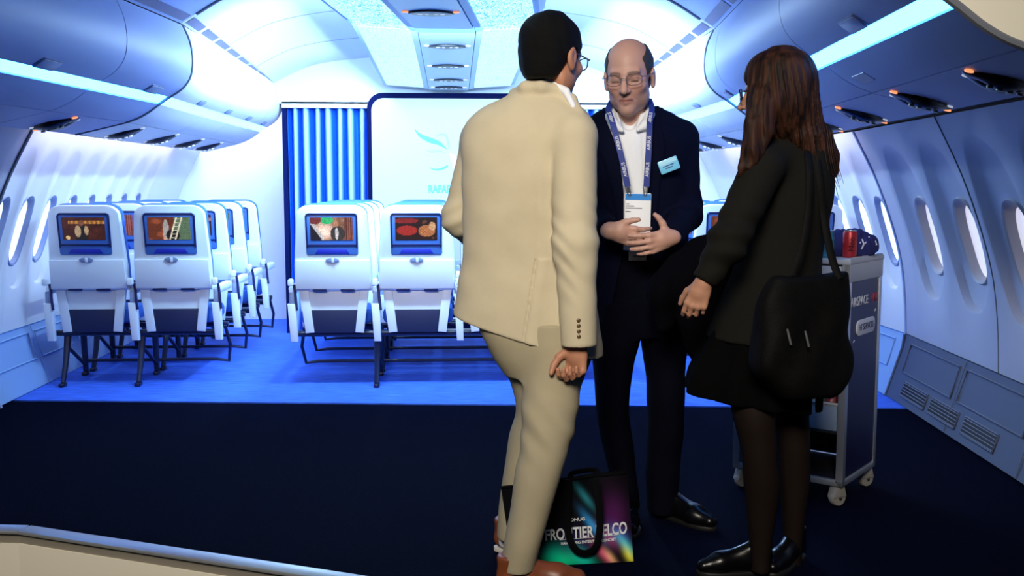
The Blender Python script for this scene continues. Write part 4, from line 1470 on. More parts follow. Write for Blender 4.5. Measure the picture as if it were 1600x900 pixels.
    frows = rows_from_px([(500, 815, 45, 3.30, .12), (545, 811, 41, 3.31, .115), (590, 827, 33, 3.32, .105), (640, 836, 31, 3.33, .095), (680, 826, 31, 3.35, .085), (720, 818, 29, 3.36, .078), (760, 810, 27, 3.37, .072), (800, 801, 23, 3.37, .066), (838, 797, 20.5, 3.37, .062)])
    nl, fl = Loft(nrows, 0, 2.1), Loft(frows, 0, 2.1)
    prow = Loft(rows_from_px([(470, 823, 96, 3.27, .12), (520, 838, 88, 3.26, .125), (556, 848, 78, 3.26, .12), (585, 852, 62, 3.26, .10)]), 0, 2.2)

    def tr(p):
        a = nl(p) + 0.0035 * wob(p * np.array([1, 1, 1.6]), 26, 31) + 0.003 * np.sin(p[:, 2] * 60 + p[:, 0] * 70) * np.exp(-((p[:, 2] - 0.50) / 0.09) ** 2)
        # pressed crease
        b = fl(p) + 0.0035 * wob(p * np.array([1, 1, 1.6]), 26, 32)
        d = smin(a, b, 0.006)
        return smin(d, prow(p), 0.03)
    lo, hi = np.array([P(765, 600, 3.2)[0] - 0.02, 2.86, 0.03]), np.array([P(935, 600, 3.2)[0] + 0.03, 3.42, P(800, 465, 3.27)[2]])
    sdf_mesh('trousers', [(lo, hi, tr)], 0.0052, M_beige2, body)
    sh1 = shoe(body, P(779, 900, 3.075), (1.0, 0.10), 0.275, M_brown, M_solewhite)
    sh2 = shoe(body, P(779, 866, 3.40), (0.75, 0.66), 0.275, M_brown, M_solewhite)
    # pale sock showing at the far ankle
    def sock(p): return cone(p, P(791, 845, 3.40), P(795, 800, 3.38), 0.028, 0.030)
    lo, hi = bbox([P(790, 850, 3.40), P(794, 800, 3.38)], 0.06)
    sdf_mesh('sock', [(lo, hi, sock)], 0.006, M_shirt, body)
    return body


# ================================================================== man in the navy jacket
def navy_man():
    DOFF[0] = 0.09
    skin = (0.47, 0.265, 0.21)
    D0 = 3.72; DW = D0 - DOFF[0]
    hc = P(983, 121, 3.66); hs = 1.075
    HR = rotm((-0.34, -0.94), math.radians(13), math.radians(-2))
    neck0 = P(985, 165, 3.70); neck1 = P(988, 205, 3.73); hip = P(1000, 480, 3.73)
    sR, eR = P(932, 222, 3.74), P(926, 335, 3.66); wR = P(952, 361, 3.47)
    sL, eL = P(1062, 222, 3.74), P(1072, 333, 3.68); wL = P(1046, 371, 3.46)
    K1, A1 = P(959, 650, 3.69), P(977, 775, 3.70)
    K2, A2 = P(1040, 640, 3.715), P(1035, 790, 3.73)
    groups = [head_fn(hc, HR, hs), grp_chain([neck0, neck1, hip], [0.054, 0.060, 0.08], 0.03),
              grp_chain([neck1, sR], [0.05, 0.04]), grp_chain([neck1, sL], [0.05, 0.04]),
              grp_chain([sR, eR, wR], [0.04, 0.034, 0.027], 0.02), grp_chain([sL, eL, wL], [0.04, 0.034, 0.027], 0.02),
              hand_fn(wR, (0.96, -0.12, -0.22), (0.22, -0.25, 0.95), (-0.1, -0.96, -0.25), 0.93,
                      [(18, 25, 15), (22, 30, 18), (26, 32, 20), (30, 34, 20)], 3, (0.80, 0.58, 0.20), 12, 0.85),
              hand_fn(wL + np.array([0.004, -0.03, 0.0]), (-0.93, -0.30, -0.20), (-0.10, -0.1, 0.98), (-0.25, -0.92, -0.2), 0.95,
                      [(14, 22, 14), (18, 26, 16), (20, 26, 16), (22, 28, 18)], 5, (0.10, 0.97, -0.15), 26, 0.74),
              grp_chain([P(966, 500, 3.71), P(958, 567, 3.70), K1, A1], [0.06, 0.05, 0.035, 0.028], 0.01), grp_chain([P(1036, 500, 3.72), P(1039, 567, 3.72), K2, A2], [0.06, 0.05, 0.035, 0.028], 0.01), grp_chain([hip, P(966, 500, 3.71)], [0.07, 0.05]), grp_chain([hip, P(1036, 500, 3.72)], [0.07, 0.05])]
    body = sdf_mesh('person', groups, 0.0034, M_skinA, None, skin_cols(hc, HR, hs, skin, (0.36, 0.13, 0.115), (0.07, 0.045, 0.04), 0.35))
    tag(body, 'balding person in a navy jacket and white shirt, looking down with both hands cupped', 'person')
    c = np.array(hc)

    def hair(p):
        q = ((p - c) @ HR) / hs
        a = np.abs(q[:, 0])
        d = ell(q, (0, -0.016, 0.038), (0.0805, 0.100, 0.087))
        d = smin(d, ell(q, (0, -0.055, -0.020), (0.062, 0.046, 0.06)), 0.03)
        cutz = np.interp(q[:, 1], [-0.15, -0.03, -0.012, 0.012, 0.024, 0.040, 0.06], [-0.068, -0.06, 0.018, 0.024, -0.010, 0.03, 0.12])
        d = smax(d, (cutz - q[:, 2]) * 0.8, 0.006)
        # bald crown
        d = smax(d, -ell(q, (0, 0.045, 0.115), (0.068, 0.115, 0.085)), 0.006)
        d = d + 0.0018 * wob(q, 260, 8)
        return d * hs
    sdf_mesh('hair', [(c - 0.16, c + 0.16, hair)], 0.0032, M_hairgrey, body)
    spectacles(body, hc, HR, hs, M_wire, 0.0013, full=True)
    # shirt
    srow = rows_from_px([(178, 987, 38, D0, .070), (195, 990, 58, D0, .088), (225, 993, 68, D0, .112), (300, 995, 68, D0, .118), (397, 997, 66, D0, .118)])
    sl = Loft(srow, 0, 2.2)

    def sh(p):
        d = sl(p) + 0.0035 * wob(p * np.array([1.5, 1, .5]), 30, 41)
        xx = p[:, 0] - np.interp(p[:, 2], [P(0, 400, 3.6)[2], P(0, 195, 3.6)[2]], [P(996, 400, 3.6)[0], P(990, 195, 3.6)[0]])
        d = d - 0.0022 * (np.abs(xx - 0.012) < 0.016) * (p[:, 1] < DW)
        # collar: two leaves standing open
        for sgn, pts in ((-1, [P(957, 166, 3.72), P(954, 182, 3.66), P(961, 197, 3.615), P(972, 204, 3.60)]), (1, [P(1013, 164, 3.72), P(1015, 180, 3.66), P(1008, 196, 3.615), P(997, 203, 3.60)])):
            d = smin(d, chain(p, pts, [0.012, 0.017, 0.017, 0.008], 0.012), 0.010)
        d = smin(d, chain(p, [P(957, 166, 3.72), P(968, 160, 3.79), P(1002, 160, 3.79), P(1013, 164, 3.72)], [0.014] * 4, 0.02), 0.012)
        d = smax(d, -cone(p, P(984, 150, 3.685), P(983, 192, 3.635), 0.060, 0.028), 0.006)
        return d
    lo, hi = bbox([P(920, 398, D0), P(1070, 155, D0)], 0.16); lo[2] = P(0, 400, D0)[2]
    shirt = sdf_mesh('shirt', [(lo, hi, sh)], 0.0048, M_shirt, body)
    # jacket
    rows = rows_from_px([(172, 988, 40, D0 + .02, .075), (184, 989, 56, D0 + .02, .090), (197, 991, 70, D0 + .01, .105), (222, 994, 82, D0, .126), (265, 995, 82, D0, .136), (330, 996, 80, D0, .138), (400, 998, 79, D0, .138), (450, 1000, 82, D0, .142), (505, 1001, 86, D0, .146)])
    jl = Loft(rows, 0, 2.3)
    a0, a1, a2 = P(1062, 216, 3.74), P(1071, 333, 3.68), wL + 0.012 * unit(eL - wL)
    b0, b1, b2 = P(930, 216, 3.74), P(926, 336, 3.66), wR + 0.012 * unit(eR - wR)
    zt = [P(0, v, 3.58)[2] for v in (520, 420, 390, 300, 250, 205, 180, 160)]
    xl = [P(u, 300, 3.58)[0] for u in (955, 972, 976, 975, 969, 958, 951, 948)]
    xr = [P(u, 300, 3.58)[0] for u in (1045, 1026, 1020, 1013, 1013, 1015, 1018, 1020)]

    def jk(p):
        d = jl(p)
        d = smin(d, cone(p, a0, P(1035, 200, 3.73), 0.064, 0.058), 0.05)
        d = smin(d, cone(p, b0, P(945, 200, 3.73), 0.064, 0.058), 0.05)
        d = d + 0.004 * wob(p * np.array([1.4, 1, 0.5]), 22, 51)
        z = p[:, 2]
        L_ = np.interp(z, zt, xl); R_ = np.interp(z, zt, xr)
        wd = np.maximum(np.maximum(L_ - p[:, 0], p[:, 0] - R_), p[:, 1] - (DW - 0.03))
        # rolled lapels
        for e, sg in ((L_, -1), (R_, 1)):
            off = sg * (p[:, 0] - e)
            wdt = np.interp(z, [P(0, 430, 3.58)[2], P(0, 400, 3.58)[2], P(0, 230, 3.58)[2], P(0, 190, 3.58)[2]], [0.0, 0.012, 0.062, 0.045])
            d = d - 0.006 * (off > 0) * np.clip((wdt - off) / 0.004, 0, 1) * (p[:, 1] < DW - 0.02)
        d = smax(d, -wd, 0.005)
        d = smax(d, -cone(p, P(985, 150, 3.70), P(985, 186, 3.69), 0.068, 0.064), 0.006)
        for q0, q1, q2, sd in ((a0, a1, a2, 61), (b0, b1, b2, 62)):
            s1 = smin(cone(p, q0, q1, 0.068, 0.060), cone(p, q1, q2, 0.060, 0.043), 0.03)
            el = (p - q1) @ unit(q2 - q0)
            s1 = s1 + 0.004 * np.sin(el * 120 + p[:, 2] * 40) * np.exp(-(el / 0.10) ** 2) + 0.0025 * wob(p, 32, sd)
            s1 = smax(s1, (p - (q2 + unit(q2 - q1) * 0.004)) @ unit(q2 - q1), 0.004)
            d = smin(d, s1, 0.014)
        return d
    lo, hi = bbox([P(895, 505, D0), P(1100, 165, D0)], 0.10); lo[1] = 3.27; hi[1] = 3.84; lo[2] = P(0, 505, D0)[2]
    jo = sdf_mesh('jacket', [(lo, hi, jk)], 0.0055, M_navy, body)
    # name tag pinned on the jacket
    n0 = P(1045, 258, 3.555)
    X = unit([0.93, -0.10, 0.36]); Y = unit(np.cross(np.array([0, -1, 0.05]), X)); Z = np.cross(X, Y)
    fr = frame(n0, X, Y, Z)
    mb = MB(); mb.slab(rrect(0.070, 0.046, 0.004), -0.004, 0.002, 0.001, fr); nt_ = mb.build('name_tag', mat('tag_blue', (0.16, 0.52, 0.80), 0.35), jo); nt_['label'] = 'light blue tilted name tag pinned to the chest'
    mb = MB(); mb.slab(rrect(0.062, 0.012, 0.002, 0.0, 0.013), 0.002, 0.0026, 0, fr); mb.build('tag_band', mat('tag_pale', (0.36, 0.70, 0.90), 0.4), nt_)
    mb = MB()
    for yy, ww in ((0.000, 0.040), (-0.008, 0.026)): mb.slab(rrect(ww, 0.004, 0.001, -0.002, yy), 0.002, 0.0026, 0, fr)
    mb.build('tag_writing', mat('ink_blue', (0.02, 0.08, 0.25), 0.5), nt_)
    # trousers
    l1 = Loft(rows_from_px([(470, 968, 40, 3.71, .12), (530, 962, 38, 3.70, .12), (567, 958, 32, 3.70, .11), (633, 957, 26, 3.69, .095), (678, 962, 25, 3.69, .085), (722, 970, 23, 3.70, .075), (760, 976, 22, 3.70, .068), (789, 979, 21, 3.70, .064)]), 0, 2.1)
    l2 = Loft(rows_from_px([(470, 1035, 40, 3.72, .12), (530, 1038, 37, 3.72, .12), (567, 1039, 32, 3.72, .11), (611, 1040, 29.5, 3.71, .10), (678, 1039, 28.5, 3.72, .09), (731, 1036, 27, 3.73, .08), (770, 1035, 26, 3.73, .075), (797, 1035, 25, 3.73, .07)]), 0, 2.1)
    pl = Loft(rows_from_px([(388, 998, 72, 3.72, .124), (440, 1000, 74, 3.72, .128), (500, 1000, 72, 3.72, .13), (522, 1000, 66, 3.72, .12)]), 0, 2.2)

    def tr(p):
        a = l1(p) + 0.004 * wob(p * np.array([1, 1, 1.8]), 26, 71)
        b = l2(p) + 0.004 * wob(p * np.array([1, 1, 1.8]), 26, 72)
        return smin(np.minimum(a, b), pl(p), 0.025)
    lo, hi = bbox([P(925, 797, 3.7), P(1076, 388, 3.72)], 0.02); lo[1] = 3.42; hi[1] = 3.82
    tro = sdf_mesh('trousers', [(lo, hi, tr)], 0.006, M_navy2, body)
    bq = P(996, 400, 3.585)
    mb = MB(); mb.slab(rrect(0.062, 0.034, 0.004), -0.006, 0.004, 0.002, frame(bq, (1, 0, 0), (0, 0, 1), (0, -1, 0)))
    bk = mb.build('belt_buckle', mat('buckle_steel', (0.55, 0.52, 0.48), 0.3, metal=0.9), tro)
    mb = MB(); mb.slab(rrect(0.044, 0.008, 0.002, 0.004, 0), 0.003, 0.007, 0.001, frame(bq, (1, 0, 0), (0, 0, 1), (0, -1, 0))); mb.build('buckle_prong', M_wire, bk)
    shoe(body, P(1022, 800, 3.775), (0.62, -0.78), 0.29, M_black, M_solebk)
    shoe(body, P(978, 790, 3.77), (-0.12, -0.99), 0.29, M_black, M_solebk)
    # ---- lanyard with badge, hanging from the neck
    ly = thing('lanyard', P(990, 295, 3.56), 'blue neck lanyard with white lettering and a white badge, worn by the person in navy', 'lanyard')
    M_ly = mat('lanyard_blue', (0.012, 0.03, 0.22), 0.6)
    M_wt = mat('lettering_white', (0.80, 0.82, 0.88), 0.6)
    for pts in ([(956, 158, 3.74), (950, 172, 3.655), (956, 192, 3.595), (965, 225, 3.565), (973, 258, 3.555), (980, 292, 3.552)],
                [(1013, 158, 3.74), (1017, 172, 3.655), (1014, 192, 3.595), (1013, 225, 3.565), (1011, 258, 3.555), (1009, 292, 3.552)]):
        q = resample([P(*a) for a in pts], 26)
        mb = MB(); vs = []
        for i in range(len(q)):
            t = unit(q[min(i + 1, 25)] - q[max(i - 1, 0)])
            # face outward from the chest
            out = np.array([0, -1, 0.1]); w_ = unit(np.cross(t, out)) * 0.0105; nn = unit(np.cross(w_, t)); nn = nn if nn[1] < 0 else -nn
            vs += [q[i] - w_ + nn * 0.012, q[i] + w_ + nn * 0.012, q[i] + w_ + nn * 0.010, q[i] - w_ + nn * 0.010]
        fs = []
        for i in range(25):
            for j in range(4): fs.append((4 * i + j, 4 * i + (j + 1) % 4, 4 * i + 4 + (j + 1) % 4, 4 * i + 4 + j))
        mb.add(vs, fs); st = mb.build('strap', M_ly, ly, smooth=0)
        for k in (9, 15, 21):
            t = unit(q[k + 1] - q[k - 1]); out = np.array([0, -1, 0.1]); w_ = unit(np.cross(t, out)); nn = unit(np.cross(w_, t)); nn = nn if nn[1] < 0 else -nn
            xd = -t if pts[0][0] > 1000 else t
            if pts[0][0] > 1000: xd = -t; yd = unit(np.cross(nn, xd))
            else: xd = -t; yd = unit(np.cross(nn, xd))
            text_part('lettering', 'AIRBUS', 0.0165, q[k] + nn * 0.0125, xd, yd, nn, M_wt, st, 0.0003, 0.95)
    for u0, u1 in ((980, 984), (1009, 1008)):
        mb = MB(); a, b = P(u0, 292, 3.541), P(u1, 306, 3.541)
        for s in (-1, 1): mb.tube([a + np.array([s * .008, 0, 0]), (a + b) / 2 + np.array([s * .006, -.002, 0]), b + np.array([s * .004, 0, 0])], 0.0018, 6)
        mb.tube([b + np.array([-.006, 0, 0]), b + np.array([.006, 0, 0])], 0.002, 6)
        mb.build('clip', M_wire, ly)
    bc = P(996, 346, 3.54)
    by = unit([0.02, 0.02, 1]); bx = unit(np.cross(by, [0, 1, 0])); bx = bx if bx[0] > 0 else -bx; bz = np.cross(bx, by)
    fr = frame(bc, bx, by, bz)
    H = 0.196
    mb = MB(); mb.slab(rrect(0.092, H, 0.004), -0.002, 0.001, 0.0006, fr); bd = mb.build('badge', mat('badge_white', (0.78, 0.79, 0.82), 0.45), ly); bd['label'] = 'white badge card with a blue header'
    mb = MB(); mb.slab(rrect(0.090, 0.022, 0.002, 0, H / 2 - 0.013), 0.001, 0.0018, 0, fr); mb.build('badge_header', mat('badge_blue', (0.02, 0.22, 0.65), 0.45), bd)
    mb = MB()
    for yy, ww, xx in ((0.060, 0.012, -0.036), (0.053, 0.030, -0.028), (0.046, 0.058, -0.014), (0.034, 0.018, -0.034)): mb.slab(rrect(ww, 0.003, 0.001, xx, yy), 0.001, 0.0016, 0, fr)
    mb.build('badge_writing', mat('badge_ink', (0.12, 0.12, 0.15), 0.6), bd)
    return body


# ================================================================== person with long hair
def long_hair_person():
    DOFF[0] = 0.13
    skin = (0.40, 0.20, 0.13)
    hc = P(1212, 146, 3.17); hs = 0.98
    HR = rotm((-0.90, 0.43), math.radians(5))
    D0 = 3.22; DW = D0 - DOFF[0]
    neck0, neck1 = P(1222, 190, 3.2), P(1232, 235, 3.22); hip = P(1200, 520, 3.22)
    sL, eL, wL = P(1192, 262, 3.11), P(1136, 380, 3.04), P(1101, 440, 3.04)
    sR, eR, wR = P(1262, 262, 3.36), P(1150, 392, 3.46), P(1075, 425, 3.42)
    K1, A1 = P(1183, 735, 3.14), P(1190, 865, 3.17)
    K2, A2 = P(1240, 735, 3.27), P(1238, 865, 3.27)
    leg1 = Loft(rows_from_px([(570, 1172, 36, 3.20, .075), (640, 1177, 33, 3.16, .072), (690, 1184, 28, 3.15, .060), (720, 1187, 26, 3.15, .056), (752, 1190, 27.5, 3.16, .058), (790, 1190, 24, 3.17, .052), (830, 1189, 18.5, 3.17, .042), (868, 1188, 15, 3.17, .036), (890, 1187, 15, 3.17, .038)]), 0, 2.0)
    leg2 = Loft(rows_from_px([(570, 1226, 34, 3.27, .075), (640, 1233, 29, 3.28, .070), (690, 1239, 25, 3.27, .060), (720, 1241, 23, 3.27, .054), (750, 1241, 23, 3.28, .056), (790, 1240, 19, 3.28, .048), (830, 1239, 15, 3.28, .040), (866, 1238, 13, 3.28, .034), (884, 1238, 13, 3.28, .036)]), 0, 2.0)
    lo1, hi1 = bbox([P(1125, 890, 3.17), P(1215, 540, 3.17)], 0.10)
    lo2, hi2 = bbox([P(1185, 890, 3.28), P(1270, 540, 3.28)], 0.10)
    groups = [head_fn(hc, HR, hs, True), grp_chain([neck0, neck1, hip], [0.045, 0.052, 0.08], 0.03),
              grp_chain([neck1, sL], [0.045, 0.035]), grp_chain([neck1, sR], [0.045, 0.035]),
              grp_chain([sL, eL, wL], [0.035, 0.030, 0.023], 0.02), grp_chain([sR, eR, wR], [0.035, 0.030, 0.023], 0.02),
              hand_fn(wL, (-0.34, 0.05, -0.94), (-0.86, 0.40, 0.35), (-0.30, -0.93, 0.06), 0.86, [(22, 30, 20), (28, 36, 22), (34, 40, 24), (38, 42, 26)], 2, (0.75, 0.5, -0.4), 30),
              (lo1, hi1, leg1), (lo2, hi2, leg2), grp_chain([hip, P(1172, 560, 3.20)], [0.07, 0.06]), grp_chain([hip, P(1222, 560, 3.27)], [0.07, 0.06])]
    body = sdf_mesh('person', groups, 0.0038, M_skinA, None, skin_cols(hc, HR, hs, skin, (0.38, 0.13, 0.11), (0.04, 0.02, 0.015)))
    tag(body, 'person with long brown hair, glasses, dark blazer and sheer black tights, seen from the side', 'person')
    # tights
    M_tights = mat('sheer_black_tights', (0.005, 0.0035, 0.0035), 0.7, alpha=0.88, spec=0.1)
    for lg, lo, hi in ((leg1, lo1, hi1), (leg2, lo2, hi2)):
        hi = hi.copy(); hi[2] = P(0, 600, 3.2)[2]
        sdf_mesh('tights', [(lo, hi, lambda p, lg=lg: lg(p) - 0.003)], 0.006, M_tights, body)
    # hair
    hl = Loft(rows_from_px([(79, 1222, 20, 3.20, .045), (86, 1219, 34, 3.20, .075), (100, 1219, 46, 3.20, .096), (125, 1221, 51.5, 3.20, .104), (150, 1223, 53.5, 3.20, .104), (175, 1226, 56, 3.20, .100), (200, 1231, 58, 3.20, .098), (222, 1242, 55, 3.21, .092), (245, 1260, 44, 3.22, .075), (262, 1279, 28, 3.22, .05), (276, 1295, 11, 3.22, .025)]), 0.2, 2.1)
    lock = [P(1186, 150, 3.12), P(1179, 195, 3.09), P(1172, 235, 3.075), P(1160, 262, 3.075), P(1149, 283, 3.08)]
    lock2 = [P(1200, 160, 3.10), P(1196, 205, 3.085), P(1186, 240, 3.07), P(1172, 262, 3.06)]
    tips = [[P(1270, 215, 3.15), P(1288, 250, 3.15), P(1303, 276, 3.16)], [P(1252, 215, 3.13), P(1268, 246, 3.135), P(1279, 272, 3.15)], [P(1283, 215, 3.2), P(1298, 245, 3.2), P(1307, 268, 3.2)]]
    c = np.array(hc)

    def hair(p):
        d = hl(p)
        d = smin(d, chain(p, lock, [0.034, 0.028, 0.022, 0.012, 0.004], 0.01), 0.02)
        d = smin(d, chain(p, lock2, [0.03, 0.024, 0.018, 0.006], 0.01), 0.02)
        cap_ = ell(((p - c) @ HR) / hs, (0, -0.016, 0.042), (0.088, 0.108, 0.098)) * hs
        d = smin(d, cap_, 0.03)
        d = smin(d, ell(((p - c) @ HR) / hs, (0, -0.02, -0.03), (0.092, 0.085, 0.10)) * hs, 0.03)
        for t in tips: d = smin(d, chain(p, t, [0.035, 0.024, 0.004], 0.01), 0.015)
        q = ((p - c) @ HR) / hs
        # face opening
        f = ell(q, (0, 0.118, -0.035), (0.072, 0.060, 0.095))
        d = smax(d, -f, 0.012)
        z = p[:, 2]
        ang = np.arctan2(p[:, 1] - 3.07, p[:, 0] - np.interp(z, [1.25, 1.68], [1.09, 1.01]))
        st = np.sin(ang * 34 + 2.0 * np.sin(z * 9) + 1.2 * np.sin(ang * 7)) + 0.6 * np.sin(ang * 71 + 3 * np.sin(z * 7 + ang * 3))
        low = np.clip((1.66 - z) / 0.12, 0.15, 1)
        d = d + 0.0026 * st * low
        return d
    lo, hi = bbox([P(1140, 290, 3.2), P(1315, 70, 3.2)], 0.03); lo[1] = 2.86; hi[1] = 3.30
    M_hairbr = bpy.data.materials.new('hair_brown'); M_hairbr.use_nodes = True
    nt = M_hairbr.node_tree; b = nt.nodes['Principled BSDF']; b.inputs['Roughness'].default_value = 0.6; b.inputs['Specular IOR Level'].default_value = 0.12
    tc = nt.nodes.new('ShaderNodeTexCoord'); mp = nt.nodes.new('ShaderNodeMapping'); mp.inputs['Scale'].default_value = (60, 60, 4)
    n = nt.nodes.new('ShaderNodeTexNoise'); n.inputs['Scale'].default_value = 1.0; n.inputs['Detail'].default_value = 5
    r = nt.nodes.new('ShaderNodeValToRGB')
    r.color_ramp.elements[0].position = 0.35; r.color_ramp.elements[0].color = (0.006, 0.0028, 0.0020, 1)
    r.color_ramp.elements[1].position = 0.72; r.color_ramp.elements[1].color = (0.052, 0.019, 0.010, 1)
    nt.links.new(tc.outputs['Object'], mp.inputs[0]); nt.links.new(mp.outputs[0], n.inputs['Vector']); nt.links.new(n.outputs['Fac'], r.inputs['Fac'])
    nt.links.new(r.outputs[0], b.inputs['Base Color'])
    bp = nt.nodes.new('ShaderNodeBump'); bp.inputs['Strength'].default_value = 0.6; bp.inputs['Distance'].default_value = 0.004
    nt.links.new(n.outputs['Fac'], bp.inputs['Height']); nt.links.new(bp.outputs[0], b.inputs['Normal'])
    ho = sdf_mesh('hair', [(lo, hi, hair)], 0.0038, M_hairbr, body)
    mb = MB(); rnd = random.Random(3)
    for k in range(46):
        u = 1178 + 122 * rnd.random(); v0 = 190 + 30 * rnd.random(); dd = 3.10 + 0.05 * rnd.random()
        du = (u - 1222) * 0.16 + (14 if u > 1215 else -16) * rnd.random(); ln = 62 + 34 * rnd.random()
        if 1190 < u < 1232: continue
        q = resample([P(u, v0, dd + .02), P(u + du * 0.35, v0 + ln * 0.5, dd), P(u + du, v0 + ln, dd + 0.01)], 9)
        mb.tube(q, list(np.linspace(0.0024, 0.0005, 9)), 5)
    mb.build('loose_strands', M_hairbr, ho)
    spectacles(body, hc, HR, hs, M_frame, 0.0024)
    # blazer
    M_blazer = mat('blazer_dark_olive', (0.0055, 0.0050, 0.0036), 0.85, bump=0.3, bscale=400, spec=0.15)
    M_cloth = mat('skirt_black', (0.0012, 0.0012, 0.0014), 0.9, bump=0.3, bscale=300, spec=0.05)
    yaw = -0.5
    jl = Loft(rows_from_px([(206, 1236, 26, D0, .055), (222, 1240, 44, D0, .085), (240, 1242, 55, D0, .10), (270, 1240, 61, D0, .118), (310, 1237, 63, D0, .125), (370, 1224, 62, D0, .12), (430, 1212, 68, D0, .125), (500, 1204, 90, D0, .135), (556, 1196, 100, D0, .145)], yaw), yaw)
    cuf = unit(wL - eL)

    def jk(p):
        d = jl(p) + 0.005 * wob(p * np.array([1.5, 1, .5]), 20, 81)
        d = smin(d, cone(p, sL, P(1222, 236, 3.17), 0.060, 0.05), 0.05)
        s1 = smin(cone(p, sL, eL, 0.064, 0.056), cone(p, eL, wL, 0.056, 0.040), 0.03)
        el = (p - eL) @ unit(wL - sL)
        s1 = s1 + 0.005 * np.sin(el * 105 + p[:, 0] * 40) * np.exp(-(el / 0.12) ** 2) + 0.003 * wob(p, 30, 82)
        s1 = smax(s1, (p - wL) @ cuf, 0.004)
        d = smin(d, s1, 0.014)
        s2 = smin(cone(p, sR, eR, 0.060, 0.052), cone(p, eR, wR, 0.052, 0.042), 0.03)
        d = smin(d, s2, 0.02)
        # shoulder seam and front edge
        return smax(d, P(0, 548, D0)[2] - 0.10 * (p[:, 0] - P(1196, 500, D0)[0]) - p[:, 2], 0.004)
    lo, hi = bbox([P(1040, 566, D0), P(1312, 200, D0)], 0.06); lo[1] = 2.80; hi[1] = 3.46
    sdf_mesh('blazer', [(lo, hi, jk)], 0.006, M_blazer, body)
    sk = Loft(rows_from_px([(470, 1205, 80, D0 + .02, .12), (540, 1190, 92, D0 + .02, .135), (590, 1176, 103, D0 + .02, .16), (660, 1170, 106, D0 + .02, .17)], -0.3), -0.3)
    sk_in = Loft(rows_from_px([(540, 1188, 90, D0 + .02, .13), (660, 1170, 100, D0 + .02, .16)], -0.3), -0.3)

    def skf(p):
        ang = np.arctan2(p[:, 1] - DW, p[:, 0] - 0.98)
        d = sk(p) + 0.008 * np.sin(ang * 9 + 0.8) * np.clip((0.95 - p[:, 2]) / 0.3, 0, 1)
        cut = P(1165, 626, D0)[2] - 0.13 * (p[:, 0] - P(1165, 620, D0)[0])
        d = smax(d, cut - p[:, 2], 0.006)
        return smax(d, -np.maximum(sk_in(p), p[:, 2] - cut - 0.10), 0.006)
    lo, hi = bbox([P(1060, 655, D0), P(1285, 470, D0)], 0.05); lo[1] = 2.84; hi[1] = 3.38
    sdf_mesh('skirt', [(lo, hi, skf)], 0.0065, M_cloth, body)
    shoe(body, P(1204, 900, 3.195), (-0.97, -0.02), 0.245, M_black, M_solebk, slim=0.85, ankle=True)
    shoe(body, P(1248, 884, 3.33), (-0.62, -0.70), 0.24, M_black, M_solebk, slim=0.85, ankle=True)

    # ---- dark coat carried over the far forearm
    M_coat = mat('coat_black_navy', (0.0012, 0.0013, 0.0028), 0.9, bump=0.4, bscale=240, spec=0.04)
    top = [P(1130, 394, 3.45), P(1097, 403, 3.45), P(1068, 424, 3.43), P(1036, 456, 3.41)]
    bot = [P(1128, 560, 3.42), P(1104, 570, 3.42), P(1078, 540, 3.44), P(1040, 505, 3.42)]

    def coat(p):
        d = chain(p, top, [0.062, 0.062, 0.060, 0.052], 0.03)
        for a, b, r0, r1 in zip(top, bot, (0.05, 0.05, 0.045, 0.04), (0.05, 0.04, 0.02, 0.03)):
            d = smin(d, cone(p, a, b, r0, r1), 0.05)
        d = d + 0.006 * np.sin(p[:, 0] * 60 + 2 * np.sin(p[:, 2] * 9)) * np.clip((1.02 - p[:, 2]) / 0.1, 0, 1) + 0.004 * wob(p, 28, 91)
        return d
    lo, hi = bbox(top + bot, 0.08)
    co = sdf_mesh('coat', [(lo, hi, coat)], 0.0065, M_coat)
    tag(co, 'black garment draped over the forearm of the long-haired person', 'coat')

    # ---- shoulder bag
    M_bag = mat('bag_black', (0.0022, 0.0020, 0.0020), 0.7, bump=0.3, bscale=160, var=0.3, vscale=30, spec=0.10)
    root = thing('shoulder_bag', P(1250, 622, 3.04), 'large slouchy black shoulder bag hanging at the side of the long-haired person', 'bag')
    BD = 3.03
    bl = Loft(rows_from_px([(418, 1270, 62, BD, .020), (426, 1266, 68, BD, .034), (445, 1261, 74, BD, .048), (475, 1256, 80, BD, .060), (520, 1251, 86, BD, .070), (560, 1251, 87, BD, .076), (590, 1254, 78, BD, .076), (612, 1258, 58, BD, .064), (620, 1260, 44, BD, .045)], 0.35), 0.35, 3.0)

    def bagf(p):
        d = bl(p)
        d = d + 0.004 * wob(p * np.array([1, 1, .7]), 22, 95) + 0.003 * wob(p, 44, 96)
        xs_ = (p[:, 0] - P(1262, 425, BD)[0]) / 0.15
        d = smax(d, p[:, 2] - (P(1262, 421, BD)[2] - 0.022 * np.clip(1 - xs_ ** 2, 0, 1)), 0.012)
        d = d + 0.004 * np.sin((p[:, 0] - p[:, 2] * 0.6) * 38) * np.clip((0.92 - p[:, 2]) / 0.1, 0, 1)
        return d
    lo, hi = bbox([P(1155, 628, BD), P(1345, 420, BD)], 0.02); lo[1] = 2.74; hi[1] = 3.06
    sdf_mesh('bag_body', [(lo, hi, bagf)], 0.0065, M_bag, root)
    for pts in ([(1240, 432, 3.00), (1254, 390, 3.02), (1264, 330, 3.045), (1266, 275, 3.06), (1262, 238, 3.10), (1258, 216, 3.18)], [(1312, 436, 3.02), (1299, 400, 3.05), (1288, 340, 3.085), (1282, 285, 3.09), (1276, 240, 3.12), (1268, 218, 3.19)]):
        mb = MB(); q = resample([P(*a) for a in pts], 20); mb.tube(q, 0.012, 8, flat=((0, 1, 0.2), 0.3)); mb.build('strap', M_bag, root)
